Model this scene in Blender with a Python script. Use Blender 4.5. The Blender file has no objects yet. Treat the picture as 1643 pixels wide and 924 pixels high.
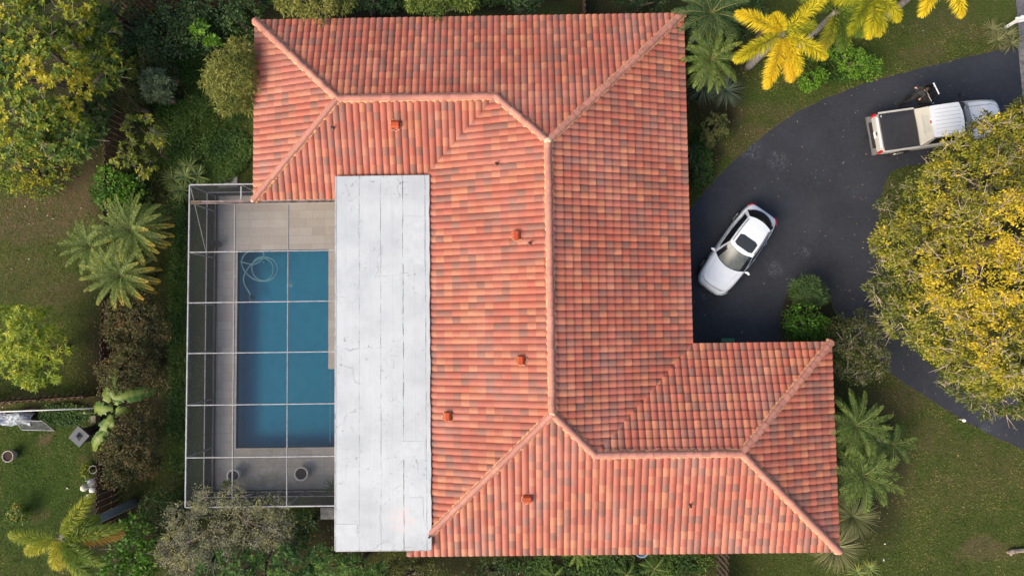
import bpy, bmesh, math, random
import numpy as np
from mathutils import Vector, Matrix

rad = math.radians
random.seed(7)
RNG = np.random.default_rng(11)
SC = bpy.context.scene
COL = SC.collection

# ------------------------------------------------------------------ camera, sky, sun, exposure
CAM_H = 33.0
CAM_TILT_X, CAM_TILT_Y, CAM_ROLL = 0.0556, 0.0084, -0.0129
cam_data = bpy.data.cameras.new('camera')
cam_data.sensor_fit = 'HORIZONTAL'
cam_data.sensor_width = 36.0
cam_data.lens = 36.0 * 1098.0 / 1643.0
cam_data.clip_start = 0.5
cam_data.clip_end = 1500
cam = bpy.data.objects.new('camera', cam_data)
COL.objects.link(cam)
ROT = (Matrix.Rotation(CAM_ROLL, 3, 'Z') @ Matrix.Rotation(CAM_TILT_Y, 3, 'Y') @ Matrix.Rotation(CAM_TILT_X, 3, 'X'))
cam.matrix_world = Matrix.Translation((0, 0, CAM_H)) @ ROT.to_4x4()
SC.camera = cam

SUN_ELEV, SUN_AZ = 38.0, 232.0          # compass style, +Y is the top of the photograph
world = bpy.data.worlds.new('World')
SC.world = world
world.use_nodes = True
wn = world.node_tree
sky = wn.nodes.new('ShaderNodeTexSky')
sky.sky_type = 'NISHITA'
sky.sun_disc = False
sky.sun_elevation = rad(SUN_ELEV)
sky.sun_rotation = rad(SUN_AZ)
sky.air_density = 1.0
sky.dust_density = 4.0
sky.ozone_density = 1.0
wn.nodes['Background'].inputs['Strength'].default_value = 0.11
wn.links.new(sky.outputs[0], wn.nodes['Background'].inputs['Color'])
sun_data = bpy.data.lights.new('sun', 'SUN')
sun_data.energy = 1.75
sun_data.angle = rad(40)
sun_data.color = (1.0, 0.87, 0.72)
sun = bpy.data.objects.new('sun', sun_data)
COL.objects.link(sun)
_a = rad(SUN_AZ); _e = rad(SUN_ELEV)
SUN_DIR = Vector((math.sin(_a) * math.cos(_e), math.cos(_a) * math.cos(_e), math.sin(_e)))
sun.rotation_euler = (-SUN_DIR).to_track_quat('-Z', 'Y').to_euler()
sun.location = SUN_DIR * 80
SC.view_settings.view_transform = 'Standard'
SC.view_settings.look = 'None'
SC.view_settings.gamma = 1.0
SC.view_settings.exposure = 0.92
SC.render.engine = 'CYCLES'
SC.cycles.max_bounces = 8
SC.cycles.transparent_max_bounces = 16
SC.cycles.caustics_reflective = False
SC.cycles.caustics_refractive = False

# ------------------------------------------------------------------ helpers
def G(px, py, z=0.0):
    """world point at height z seen at photograph pixel (px, py)"""
    d = ROT @ Vector((px - 821.5, -(py - 462.0), -1098.0))
    t = (z - CAM_H) / d.z
    return Vector((d.x * t, d.y * t, z))

def SCALE(z=0.0):                        # metres per photograph pixel at height z
    return (CAM_H - z) / 1098.0

def link(o, parent=None):
    COL.objects.link(o)
    if parent is not None:
        o.parent = parent
    return o

def thing(name, label, cat, loc=(0, 0, 0), rotz=0.0, group=None):
    o = bpy.data.objects.new(name, None)
    o.empty_display_size = 0.3
    o.location = loc
    o.rotation_euler = (0, 0, rotz)
    COL.objects.link(o)
    return tag(o, label, cat, group)

def tag(o, label, cat, group=None):
    o['label'] = label
    o['category'] = cat
    if group:
        o['group'] = group
    return o

def structure(o):
    o['kind'] = 'structure'
    return o

def mesh_obj(name, verts, faces, mat=None, parent=None, smooth=False, tint=None):
    me = bpy.data.meshes.new(name)
    if isinstance(faces, np.ndarray):
        v = np.asarray(verts, dtype=np.float32)
        n, k = faces.shape
        me.vertices.add(len(v))
        me.vertices.foreach_set('co', v.ravel())
        me.loops.add(n * k)
        me.loops.foreach_set('vertex_index', faces.astype(np.int32).ravel())
        me.polygons.add(n)
        me.polygons.foreach_set('loop_start', np.arange(0, n * k, k, dtype=np.int32))
        me.update(calc_edges=True)
    else:
        me.from_pydata([tuple(p) for p in verts], [], faces)
        me.update()
    if tint is not None:
        at = me.attributes.new('tint', 'FLOAT', 'POINT')
        at.data.foreach_set('value', np.asarray(tint, dtype=np.float32))
    if mat is not None:
        me.materials.append(mat)
    if smooth:
        me.polygons.foreach_set('use_smooth', np.ones(len(me.polygons), dtype=bool))
    return link(bpy.data.objects.new(name, me), parent)

def bm_obj(name, bm, mat=None, parent=None, smooth=False, bevel=0.0):
    if bevel > 0:
        bmesh.ops.bevel(bm, geom=[e for e in bm.edges if len(e.link_faces) == 2 and e.calc_face_angle(0) > 0.5],
                        offset=bevel, segments=2, affect='EDGES', profile=0.6)
    me = bpy.data.meshes.new(name)
    bm.normal_update()
    bm.to_mesh(me)
    bm.free()
    if mat is not None:
        for m in (mat if isinstance(mat, (list, tuple)) else [mat]):
            me.materials.append(m)
    if smooth:
        me.polygons.foreach_set('use_smooth', np.ones(len(me.polygons), dtype=bool))
    return link(bpy.data.objects.new(name, me), parent)

def add_box(bm, c, s, rotz=0.0, mi=0):
    m = Matrix.Translation(c) @ Matrix.Rotation(rotz, 4, 'Z') @ Matrix.Diagonal((s[0], s[1], s[2], 1))
    r = bmesh.ops.create_cube(bm, size=1.0, matrix=m)
    for f in {f for v in r['verts'] for f in v.link_faces}:
        f.material_index = mi
    return r['verts']

def add_bar(bm, a, b, w, h=None):
    """rectangular bar from a to b"""
    a, b = Vector(a), Vector(b)
    h = h or w
    d = b - a
    L = d.length
    q = d.to_track_quat('X', 'Z')
    m = Matrix.Translation((a + b) / 2) @ q.to_matrix().to_4x4() @ Matrix.Diagonal((L, w, h, 1))
    return bmesh.ops.create_cube(bm, size=1.0, matrix=m)['verts']

def add_tube(bm, pts, radii, seg=8, cap=True):
    pts = [Vector(p) for p in pts]
    if not isinstance(radii, (list, tuple)):
        radii = [radii] * len(pts)
    rings = []
    for i, p in enumerate(pts):
        t = (pts[min(i + 1, len(pts) - 1)] - pts[max(i - 1, 0)]).normalized()
        ref = Vector((0, 0, 1)) if abs(t.z) < 0.9 else Vector((1, 0, 0))
        u = t.cross(ref).normalized()
        w = t.cross(u)
        rings.append([bm.verts.new(p + (u * math.cos(2 * math.pi * k / seg) + w * math.sin(2 * math.pi * k / seg)) * radii[i])
                      for k in range(seg)])
    for i in range(len(rings) - 1):
        for k in range(seg):
            bm.faces.new((rings[i][k], rings[i][(k + 1) % seg], rings[i + 1][(k + 1) % seg], rings[i + 1][k]))
    if cap:
        bm.faces.new(rings[0][::-1])
        bm.faces.new(rings[-1])
    bmesh.ops.recalc_face_normals(bm, faces=bm.faces[:])

def add_lathe(bm, prof, seg=24, c=(0, 0, 0)):
    rings = []
    for r, z in prof:
        if r < 1e-5:
            rings.append([bm.verts.new((c[0], c[1], c[2] + z))])
        else:
            rings.append([bm.verts.new((c[0] + r * math.cos(2 * math.pi * k / seg), c[1] + r * math.sin(2 * math.pi * k / seg), c[2] + z))
                          for k in range(seg)])
    for a, b in zip(rings[:-1], rings[1:]):
        for k in range(seg):
            k2 = (k + 1) % seg
            if len(a) == 1 and len(b) == 1:
                continue
            if len(a) == 1:
                bm.faces.new((a[0], b[k2], b[k]))
            elif len(b) == 1:
                bm.faces.new((a[k], a[k2], b[0]))
            else:
                bm.faces.new((a[k], a[k2], b[k2], b[k]))

def poly_prism(bm, pts, z0, z1):
    top = [bm.verts.new((p[0], p[1], z1)) for p in pts]
    bot = [bm.verts.new((p[0], p[1], z0)) for p in pts]
    bm.faces.new(top)
    bm.faces.new(bot[::-1])
    n = len(pts)
    for i in range(n):
        bm.faces.new((bot[i], bot[(i + 1) % n], top[(i + 1) % n], top[i]))
    bmesh.ops.recalc_face_normals(bm, faces=bm.faces[:])

# ------------------------------------------------------------------ materials
def new_mat(name):
    m = bpy.data.materials.new(name)
    m.use_nodes = True
    nt = m.node_tree
    return m, nt, nt.nodes['Principled BSDF']

def node(nt, t, **kw):
    n = nt.nodes.new(t)
    for k, v in kw.items():
        if k in n.inputs:
            n.inputs[k].default_value = v
        else:
            setattr(n, k, v)
    return n

def ramp(nt, fac, stops, interp='LINEAR'):
    r = nt.nodes.new('ShaderNodeValToRGB')
    r.color_ramp.interpolation = interp
    el = r.color_ramp.elements
    while len(el) < len(stops):
        el.new(0.5)
    for e, (p, c) in zip(el, stops):
        e.position = p
        e.color = (c[0], c[1], c[2], 1)
    nt.links.new(fac, r.inputs[0])
    return r.outputs[0]

def mix(nt, fac, a, b, blend='MIX'):
    n = nt.nodes.new('ShaderNodeMix')
    n.data_type = 'RGBA'
    n.blend_type = blend
    for s, v in ((n.inputs[0], fac), (n.inputs[6], a), (n.inputs[7], b)):
        if hasattr(v, 'is_linked'):
            nt.links.new(v, s)
        elif isinstance(v, (int, float)):
            s.default_value = v
        else:
            s.default_value = (v[0], v[1], v[2], 1)
    return n.outputs[2]

def math_node(nt, op, a, b=0.0, clamp=False):
    n = nt.nodes.new('ShaderNodeMath')
    n.operation = op
    n.use_clamp = clamp
    for s, v in ((n.inputs[0], a), (n.inputs[1], b)):
        if hasattr(v, 'is_linked'):
            nt.links.new(v, s)
        else:
            s.default_value = v
    return n.outputs[0]

def noise(nt, scale, detail=4, rough=0.6, vec=None, dist=0.0):
    n = node(nt, 'ShaderNodeTexNoise', Scale=scale, Detail=detail, Roughness=rough, Distortion=dist)
    if vec is None:
        vec = nt.nodes.new('ShaderNodeNewGeometry').outputs['Position']
    nt.links.new(vec, n.inputs['Vector'])
    return n.outputs[0]

def attr(nt, name):
    n = nt.nodes.new('ShaderNodeAttribute')
    n.attribute_name = name
    return n

def bump(nt, bsdf, h, strength=0.4, dist=0.02):
    b = node(nt, 'ShaderNodeBump', Strength=strength, Distance=dist)
    nt.links.new(h, b.inputs['Height'])
    nt.links.new(b.outputs[0], bsdf.inputs['Normal'])

def simple(name, col, rough=0.6, metal=0.0, var=0.12, scale=9.0, coat=0.0, spec=None):
    """plain surface with a little procedural unevenness"""
    m, nt, b = new_mat(name)
    n = noise(nt, scale, 5)
    c2 = tuple(max(0, c * (1 - var * 1.6)) for c in col)
    c3 = tuple(min(1, c * (1 + var)) for c in col)
    nt.links.new(ramp(nt, n, [(0.3, c2), (0.7, c3)]), b.inputs['Base Color'])
    b.inputs['Roughness'].default_value = rough
    b.inputs['Metallic'].default_value = metal
    b.inputs['Coat Weight'].default_value = coat
    b.inputs['Coat Roughness'].default_value = 0.05
    if spec is not None:
        b.inputs['Specular IOR Level'].default_value = spec
    return m

LEAF_GAIN = 1.75
def leaf_mat(name, stops, transl=0.35, rough=0.55):
    m, nt, b = new_mat(name)
    stops = [(p, tuple(min(.85, x * LEAF_GAIN) for x in c)) for p, c in stops]
    a = attr(nt, 'tint').outputs['Fac']
    c = ramp(nt, a, stops)
    nt.links.new(c, b.inputs['Base Color'])
    b.inputs['Roughness'].default_value = rough
    b.inputs['Specular IOR Level'].default_value = 0.3
    t = nt.nodes.new('ShaderNodeBsdfTranslucent')
    nt.links.new(c, t.inputs['Color'])
    ms = nt.nodes.new('ShaderNodeMixShader')
    ms.inputs[0].default_value = transl
    nt.links.new(b.outputs[0], ms.inputs[1])
    nt.links.new(t.outputs[0], ms.inputs[2])
    nt.links.new(ms.outputs[0], nt.nodes['Material Output'].inputs['Surface'])
    return m

def tile_mat(name, stops, wear=0.25):
    m, nt, b = new_mat(name)
    a = attr(nt, 'tile')
    sep = nt.nodes.new('ShaderNodeSeparateColor')
    nt.links.new(a.outputs['Color'], sep.inputs[0])
    base = ramp(nt, sep.outputs[0], stops)
    # each tile is slightly lighter or darker, with fired blotches and pale dust
    br = ramp(nt, sep.outputs[1], [(0, (0.86, 0.86, 0.86)), (1, (1.08, 1.07, 1.06))])
    c = mix(nt, 1.0, base, br, 'MULTIPLY')
    n1 = noise(nt, 4.5, 7, 0.72)
    c = mix(nt, math_node(nt, 'MULTIPLY', ramp(nt, n1, [(0.42, (0, 0, 0)), (0.7, (1, 1, 1))]), 0.45), c, (0.27, 0.12, 0.095))
    n2 = noise(nt, 28.0, 4, 0.7)
    c = mix(nt, math_node(nt, 'MULTIPLY', ramp(nt, n2, [(0.62, (0, 0, 0)), (0.78, (1, 1, 1))]), wear), c, (0.62, 0.47, 0.40))
    n3 = noise(nt, 0.45, 4, 0.6)
    c = mix(nt, math_node(nt, 'MULTIPLY', ramp(nt, n3, [(0.45, (0, 0, 0)), (0.75, (1, 1, 1))]), 0.3), c, (0.50, 0.28, 0.23))
    nt.links.new(c, b.inputs['Base Color'])
    b.inputs['Roughness'].default_value = 0.62
    bump(nt, b, n2, 0.25, 0.01)
    return m

TILE_STOPS = [(0.0, (0.25, 0.112, 0.078)), (0.16, (0.31, 0.115, 0.076)), (0.30, (0.37, 0.108, 0.066)),
              (0.50, (0.43, 0.106, 0.063)), (0.68, (0.455, 0.138, 0.076)), (0.86, (0.48, 0.172, 0.087)), (1.0, (0.495, 0.187, 0.096))]
M = {}
M['tile'] = tile_mat('clay_roof_tile', TILE_STOPS)
M['cap'] = tile_mat('clay_ridge_tile', [(0, (0.44, 0.19, 0.14)), (0.5, (0.50, 0.205, 0.15)), (1, (0.56, 0.24, 0.17))], 0.3)
M['mortar'] = simple('orange_mortar', (0.66, 0.36, 0.18), 0.9, var=0.25, scale=14)
M['apexmortar'] = simple('pale_mortar', (0.72, 0.55, 0.36), 0.9, var=0.2, scale=14)
M['greymetal'] = simple('grey_aluminium', (0.26, 0.26, 0.27), 0.5, var=0.2, scale=5)
M['rust'] = simple('rusty_bronze', (0.20, 0.13, 0.07), 0.8, var=0.5, scale=12)
M['stucco'] = simple('cream_stucco', (0.62, 0.55, 0.44), 0.85)
M['soffit'] = simple('soffit_paint', (0.50, 0.44, 0.36), 0.8)
M['orange'] = simple('orange_painted_metal', (0.50, 0.085, 0.025), 0.45, var=0.2)
M['lead'] = simple('dull_lead', (0.16, 0.09, 0.07), 0.6)
M['white'] = simple('white_paint', (0.78, 0.78, 0.76), 0.5, var=0.08)
M['alu'] = simple('white_aluminium', (0.40, 0.40, 0.40), 0.45, metal=0.0, var=0.22, scale=5)
M['black'] = simple('black_plastic', (0.015, 0.015, 0.017), 0.5)
M['rubber'] = simple('tyre_rubber', (0.018, 0.018, 0.02), 0.8)
M['darkgap'] = simple('dark_recess', (0.012, 0.012, 0.012), 0.9)
M['concrete'] = simple('concrete', (0.38, 0.36, 0.33), 0.9, var=0.25, scale=6)
M['soil'] = simple('potting_soil', (0.05, 0.028, 0.018), 0.95, var=0.5, scale=40)
M['bark'] = simple('grey_brown_bark', (0.17, 0.13, 0.095), 0.9, var=0.4, scale=14)
M['twig'] = simple('pale_twig_bark', (0.55, 0.44, 0.31), 0.85, var=0.25, scale=10)
M['greytwig'] = simple('grey_twig_bark', (0.26, 0.23, 0.18), 0.85, var=0.25, scale=10)
M['fence'] = simple('weathered_cedar', (0.15, 0.085, 0.05), 0.85, var=0.45, scale=7)
M['palmtrunk'] = simple('ringed_grey_trunk', (0.26, 0.24, 0.22), 0.85, var=0.35, scale=9)

# ------------------------------------------------------------------ plan of the house (metres, from the photograph)
ZE, PITCH = 2.75, 0.3209
XL, XM, XR, XRR = -11.7325, -4.9272, 7.6629, 13.7312
YT, Y7, Y3, YB = 13.9781, 5.756, -0.8585, -9.8823
HA, HM, HB = (YT - Y7) / 2, (XR - XM) / 2, (Y3 - YB) / 2

def roof_z(x, y):
    """top of the tile deck at plan point x, y"""
    best = 0
    for x0, x1, y0, y1 in ((XM, XR, YB, YT), (XL, XR, Y7, YT), (XM, XRR, YB, Y3)):
        best = max(best, min(x - x0, x1 - x, y - y0, y1 - y))
    return ZE + PITCH * best

# ------------------------------------------------------------------ ground sheet with lawn, soil and mulch
POOL_X0 = G(380, 560, 0.05).x
POOL_X1 = G(537, 560, 0.05).x + 1.25
POOL_X1A = G(527, 480, 0.05).x
POOL_Y1 = G(450, 401, 0.05).y
POOL_Y0 = G(450, 718, 0.05).y
POOL_YS = G(530, 592, 0.05).y

def blob(px, py, rx, ry, X, Y, z=0.0, soft=1.0):
    c = G(px, py, z)
    s = SCALE(z)
    d = np.sqrt(((X - c.x) / (rx * s)) ** 2 + ((Y - c.y) / (ry * s)) ** 2)
    t = np.clip((1.0 + 0.45 * soft - d) / (0.9 * soft), 0, 1)
    return t * t * (3 - 2 * t)

def vnoise(X, Y, f, seed):
    """cheap smooth value noise"""
    r = np.random.default_rng(seed)
    T = r.random((64, 64))
    u, v = X * f, Y * f
    i, j = np.floor(u).astype(int), np.floor(v).astype(int)
    a, b = u - i, v - j
    a, b = a * a * (3 - 2 * a), b * b * (3 - 2 * b)
    i0, j0, i1, j1 = i % 64, j % 64, (i + 1) % 64, (j + 1) % 64
    return (T[i0, j0] * (1 - a) + T[i1, j0] * a) * (1 - b) + (T[i0, j1] * (1 - a) + T[i1, j1] * a) * b

# soil, mulch and lush green patches, in photograph pixels on the ground
SOIL = [(60, 350, 95, 40, .75), (130, 300, 40, 60, .9), (100, 470, 45, 30, .55), (35, 440, 55, 50, .35), (60, 640, 120, 8, .8),
        (185, 330, 30, 40, .6), (72, 705, 13, 10, .9), (130, 738, 7, 6, .7), (75, 724, 8, 6, .6), (62, 840, 12, 10, .5),
        (1180, 180, 35, 16, .6), (1205, 215, 40, 14, .65), (1250, 180, 45, 16, .5), (1170, 245, 35, 18, .45), (1500, 45, 50, 30, .4),
        (1470, 85, 30, 18, .55), (1555, 60, 30, 18, .4), (1610, 95, 20, 14, .5), (1440, 640, 50, 25, .55), (1490, 700, 40, 28, .4),
        (1560, 720, 45, 20, .35), (1600, 760, 60, 30, .35), (1520, 790, 70, 30, .25), (1590, 890, 50, 20, .7), (1450, 780, 30, 50, .35),
        (1262, 500, 16, 60, .8), (1418, 320, 16, 40, .7), (280, 770, 14, 10, .5), (275, 780, 10, 12, .5), (330, 255, 60, 20, .25)]
MULCH = [(230, 80, 110, 110, 1.), (620, 0, 330, 34, 1.), (1000, 0, 110, 26, .8), (215, 610, 75, 190, 1.), (215, 330, 55, 70, .8),
         (560, 850, 70, 60, 1.), (900, 910, 270, 30, .9), (1140, 100, 70, 120, .9), (1125, 240, 24, 60, .9), (1385, 740, 70, 130, .9),
         (1300, 500, 60, 60, .9), (180, 850, 60, 60, .9), (250, 860, 130, 60, .9), (390, 880, 150, 60, .9), (90, 120, 130, 160, .8),
         (260, 430, 22, 130, .7), (40, 668, 110, 10, 1.), (172, 800, 30, 60, 1.), (1590, 400, 160, 160, .8), (350, 330, 60, 20, .4)]
LUSH = [(290, 560, 20, 250, .9), (320, 190, 80, 120, .9), (75, 780, 120, 110, .8), (120, 660, 50, 18, 1.), (1360, 100, 60, 40, .6),
        (1470, 30, 50, 25, .4), (1540, 640, 60, 60, .3), (285, 760, 30, 60, .8), (1120, 285, 20, 40, .6), (1230, 160, 40, 22, .6)]

def weights(X, Y):
    wob = 0.9 * (vnoise(X + 50, Y + 50, 0.55, 1) - 0.5) + 0.5 * (vnoise(X + 80, Y + 20, 1.7, 2) - 0.5)
    Xw, Yw = X + wob, Y + 0.9 * (vnoise(X + 20, Y + 90, 0.6, 3) - 0.5)
    out = []
    for lst in (SOIL, MULCH, LUSH):
        w = np.zeros_like(X)
        for px, py, rx, ry, k in lst:
            w = np.maximum(w, k * blob(px, py, rx, ry, Xw, Yw))
        out.append(w)
    return out

def make_ground():
    gx = list(np.arange(-34, 34.01, 0.25))
    gy = list(np.arange(-22, 23.01, 0.25))
    hx0, hx1, hy0, hy1 = POOL_X0 - .15, POOL_X1 + .15, POOL_Y0 - .15, POOL_Y1 + .15
    gx = sorted([v for v in gx if min(abs(v - hx0), abs(v - hx1)) > .06] + [hx0, hx1] + [-400, -160, -70, 70, 160, 400])
    gy = sorted([v for v in gy if min(abs(v - hy0), abs(v - hy1)) > .06] + [hy0, hy1] + [-400, -160, -70, 70, 160, 400])
    gx, gy = np.array(gx), np.array(gy)
    X, Y = np.meshgrid(gx, gy, indexing='ij')
    V = np.stack([X, Y, np.zeros_like(X)], -1).reshape(-1, 3)
    nx, ny = len(gx), len(gy)
    I, J = np.meshgrid(np.arange(nx - 1), np.arange(ny - 1), indexing='ij')
    cx, cy = (gx[I] + gx[I + 1]) / 2, (gy[J] + gy[J + 1]) / 2
    keep = ~((cx > hx0) & (cx < hx1) & (cy > hy0) & (cy < hy1))
    a = (I * ny + J)[keep]
    F = np.stack([a, a + ny, a + ny + 1, a + 1], -1)
    o = mesh_obj('ground', V, F)
    so, mu, lu = weights(X.ravel(), Y.ravel())
    for nm, w in (('soil', so), ('mulch', mu), ('lush', lu)):
        at = o.data.attributes.new(nm, 'FLOAT', 'POINT')
        at.data.foreach_set('value', w.astype(np.float32))
    m, nt, b = new_mat('lawn_and_soil')
    n_f = noise(nt, 13, 7, 0.82)
    n_m = noise(nt, 2.6, 8, 0.78)
    n_l = noise(nt, 0.35, 5, 0.6)
    grass = ramp(nt, n_f, [(0.32, (0.022, 0.036, 0.008)), (0.5, (0.058, 0.086, 0.016)), (0.68, (0.145, 0.165, 0.038))])
    dry = ramp(nt, n_f, [(0.3, (0.045, 0.036, 0.018)), (0.7, (0.24, 0.185, 0.085))])
    c = mix(nt, ramp(nt, n_m, [(0.46, (0, 0, 0)), (0.78, (.75, .75, .75))]), grass, dry)
    lush = ramp(nt, n_f, [(0.3, (0.016, 0.036, 0.007)), (0.55, (0.047, 0.092, 0.014)), (0.72, (0.095, 0.15, 0.025))])
    c = mix(nt, attr(nt, 'lush').outputs['Fac'], c, lush)
    soil = ramp(nt, n_f, [(0.28, (0.03, 0.02, 0.012)), (0.52, (0.14, 0.09, 0.058)), (0.72, (0.30, 0.21, 0.14))])
    sf = math_node(nt, 'MULTIPLY', attr(nt, 'soil').outputs['Fac'], ramp(nt, n_m, [(0.32, (.15, .15, .15)), (0.58, (1, 1, 1))]))
    c = mix(nt, sf, c, soil)
    mul = ramp(nt, n_f, [(0.3, (0.012, 0.010, 0.007)), (0.6, (0.035, 0.027, 0.018)), (0.8, (0.08, 0.06, 0.04))])
    c = mix(nt, attr(nt, 'mulch').outputs['Fac'], c, mul)
    c = mix(nt, math_node(nt, 'MULTIPLY', n_l, 0.25), c, (0.035, 0.045, 0.012))
    nt.links.new(c, b.inputs['Base Color'])
    b.inputs['Roughness'].default_value = 0.95
    b.inputs['Specular IOR Level'].default_value = 0.1
    bump(nt, b, n_f, 0.9, 0.06)
    o.data.materials.append(m)
    return structure(o)
make_ground()

# ------------------------------------------------------------------ driveway, street
def smooth_poly(pts, sub=8):
    """closed Catmull-Rom through pts"""
    n = len(pts)
    out = []
    for i in range(n):
        p0, p1, p2, p3 = (Vector(pts[(i + k - 1) % n]) for k in range(4))
        for s in range(sub):
            t = s / sub
            out.append(0.5 * ((2 * p1) + (-p0 + p2) * t + (2 * p0 - 5 * p1 + 4 * p2 - p3) * t * t + (-p0 + 3 * p1 - 3 * p2 + p3) * t ** 3))
    return out

def open_curve(pts, sub=8):
    pts = [Vector(p) for p in pts]
    ext = [pts[0] * 2 - pts[1]] + pts + [pts[-1] * 2 - pts[-2]]
    out = []
    for i in range(1, len(ext) - 2):
        p0, p1, p2, p3 = ext[i - 1:i + 3]
        for s in range(sub):
            t = s / sub
            out.append(0.5 * ((2 * p1) + (-p0 + p2) * t + (2 * p0 - 5 * p1 + 4 * p2 - p3) * t * t + (-p0 + 3 * p1 - 3 * p2 + p3) * t ** 3))
    out.append(pts[-1])
    return out

def g2(p):
    v = G(p[0], p[1], 0)
    return Vector((v.x, v.y))

def wobble(pts, amp, seed):
    r = random.Random(seed)
    return [Vector((p.x + r.uniform(-amp, amp), p.y + r.uniform(-amp, amp))) for p in pts]

upper = open_curve([g2(p) for p in ((1640, 72), (1600, 82), (1540, 95), (1480, 110), (1400, 131), (1330, 156), (1270, 186), (1215, 226),
                                    (1170, 266), (1130, 308), (1108, 335))])
lower = open_curve([g2(p) for p in ((1252, 552), (1251, 520), (1258, 484), (1270, 458), (1290, 446), (1312, 452), (1328, 472), (1345, 505),
                                    (1385, 550), (1432, 600), (1480, 632), (1530, 664), (1590, 697), (1660, 730), (1760, 780))])
inset = 0.62
drive_pts = (upper + [Vector((XR - inset, g2((1108, 335)).y - .3)), Vector((XR - inset, Y3 - inset)), Vector((g2((1252, 552)).x, Y3 - inset))]
             + lower + [g2((1790, 700)), g2((1790, 420))] + [g2((1662, 420)), g2((1650, 250))])
drive_pts = wobble(drive_pts, 0.03, 3)

def sheet(name, pts, z, mat, holes=()):
    bm = bmesh.new()
    loops = []
    for ring in [pts] + list(holes):
        vs = [bm.verts.new((p[0], p[1], z)) for p in ring]
        loops += [bm.edges.new((vs[i], vs[(i + 1) % len(vs)])) for i in range(len(vs))]
    bmesh.ops.triangle_fill(bm, use_beauty=True, use_dissolve=False, edges=loops, normal=(0, 0, 1))
    for f in bm.faces:
        if f.normal.z < 0:
            f.normal_flip()
    return bm_obj(name, bm, mat)

def asphalt(name, dark, light, scuff):
    m, nt, b = new_mat(name)
    nf = noise(nt, 60, 3, 0.8)
    nl = noise(nt, 0.5, 5, 0.6)
    nm = noise(nt, 5.0, 6, 0.7)
    nf = noise(nt, 26, 6, 0.85)
    c = ramp(nt, nf, [(0.32, dark), (0.6, light), (0.8, tuple(x * 1.7 for x in light))])
    c = mix(nt, ramp(nt, nl, [(0.35, (0, 0, 0)), (0.7, (.8, .8, .8))]), c, tuple(x * 1.55 for x in light))
    c = mix(nt, ramp(nt, nm, [(0.45, (0, 0, 0)), (0.75, (.5, .5, .5))]), c, tuple(x * 2.0 for x in light))
    # dried scuff marks in a few places
    g = nt.nodes.new('ShaderNodeNewGeometry').outputs['Position']
    tot = None
    for px, py, r in scuff:
        w = G(px, py, 0)
        vm = nt.nodes.new('ShaderNodeVectorMath')
        vm.operation = 'DISTANCE'
        nt.links.new(g, vm.inputs[0])
        vm.inputs[1].default_value = (w.x, w.y, 0)
        d = math_node(nt, 'SUBTRACT', 1.0, math_node(nt, 'DIVIDE', vm.outputs['Value'], r), True)
        tot = d if tot is None else math_node(nt, 'MAXIMUM', tot, d)
    nd = noise(nt, 6.0, 8, 0.75, dist=1.5)
    sc = math_node(nt, 'MULTIPLY', math_node(nt, 'MULTIPLY', tot, 1.6, True), ramp(nt, nd, [(0.50, (0, 0, 0)), (0.66, (1, 1, 1))]))
    c = mix(nt, math_node(nt, 'MULTIPLY', sc, 0.55), c, (0.26, 0.27, 0.30))
    specks = noise(nt, 22, 2, 0.5)
    c = mix(nt, ramp(nt, specks, [(0.79, (0, 0, 0)), (0.81, (.5, .5, .5))]), c, (0.3, 0.28, 0.24))
    nt.links.new(c, b.inputs['Base Color'])
    b.inputs['Roughness'].default_value = 0.72
    bump(nt, b, nf, 0.5, 0.01)
    return m

M['asphalt'] = asphalt('sealed_asphalt', (0.012, 0.013, 0.017), (0.022, 0.0242, 0.031),
                       [(1248, 258, .6), (1205, 240, .7), (1290, 405, .4), (1242, 432, .5), (1395, 600, .5), (1420, 607, .4), (1580, 690, .4), (1130, 470, .4)])
isl = smooth_poly([g2(p) for p in ((1414, 320), (1432, 275), (1490, 262), (1570, 250), (1640, 255), (1720, 290), (1760, 400), (1740, 520), (1680, 610),
                                   (1600, 640), (1520, 610), (1460, 545), (1425, 460), (1410, 380))], 6)
structure(sheet('driveway', drive_pts, 0.012, M['asphalt'], [isl]))
# the tarred lip of the drive edge: a thin pale trim strip of dry thatch on the lawn side
def ribbon(name, line, w0, w1, z, mat, seed=0):
    r = random.Random(seed)
    V, F = [], []
    for i, p in enumerate(line):
        a, b = line[max(i - 1, 0)], line[min(i + 1, len(line) - 1)]
        t = (b - a).normalized()
        n = Vector((-t.y, t.x))
        V += [(p.x + n.x * (w0 + r.uniform(-.02, .02)), p.y + n.y * (w0 + r.uniform(-.02, .02)), z),
              (p.x + n.x * (w1 + r.uniform(-.05, .05)), p.y + n.y * (w1 + r.uniform(-.05, .05)), z)]
        if i:
            k = 2 * i
            F.append((k - 2, k - 1, k + 1, k))
    return mesh_obj(name, V, F, mat)
M['thatch'] = simple('dry_thatch', (0.085, 0.072, 0.03), 0.95, var=0.5, scale=18)
structure(ribbon('lawn_edge', upper, 0.0, -0.05, 0.006, M['thatch'], 5))
structure(ribbon('lawn_edge', lower[40:], 0.0, -0.05, 0.006, M['thatch'], 6))

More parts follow.
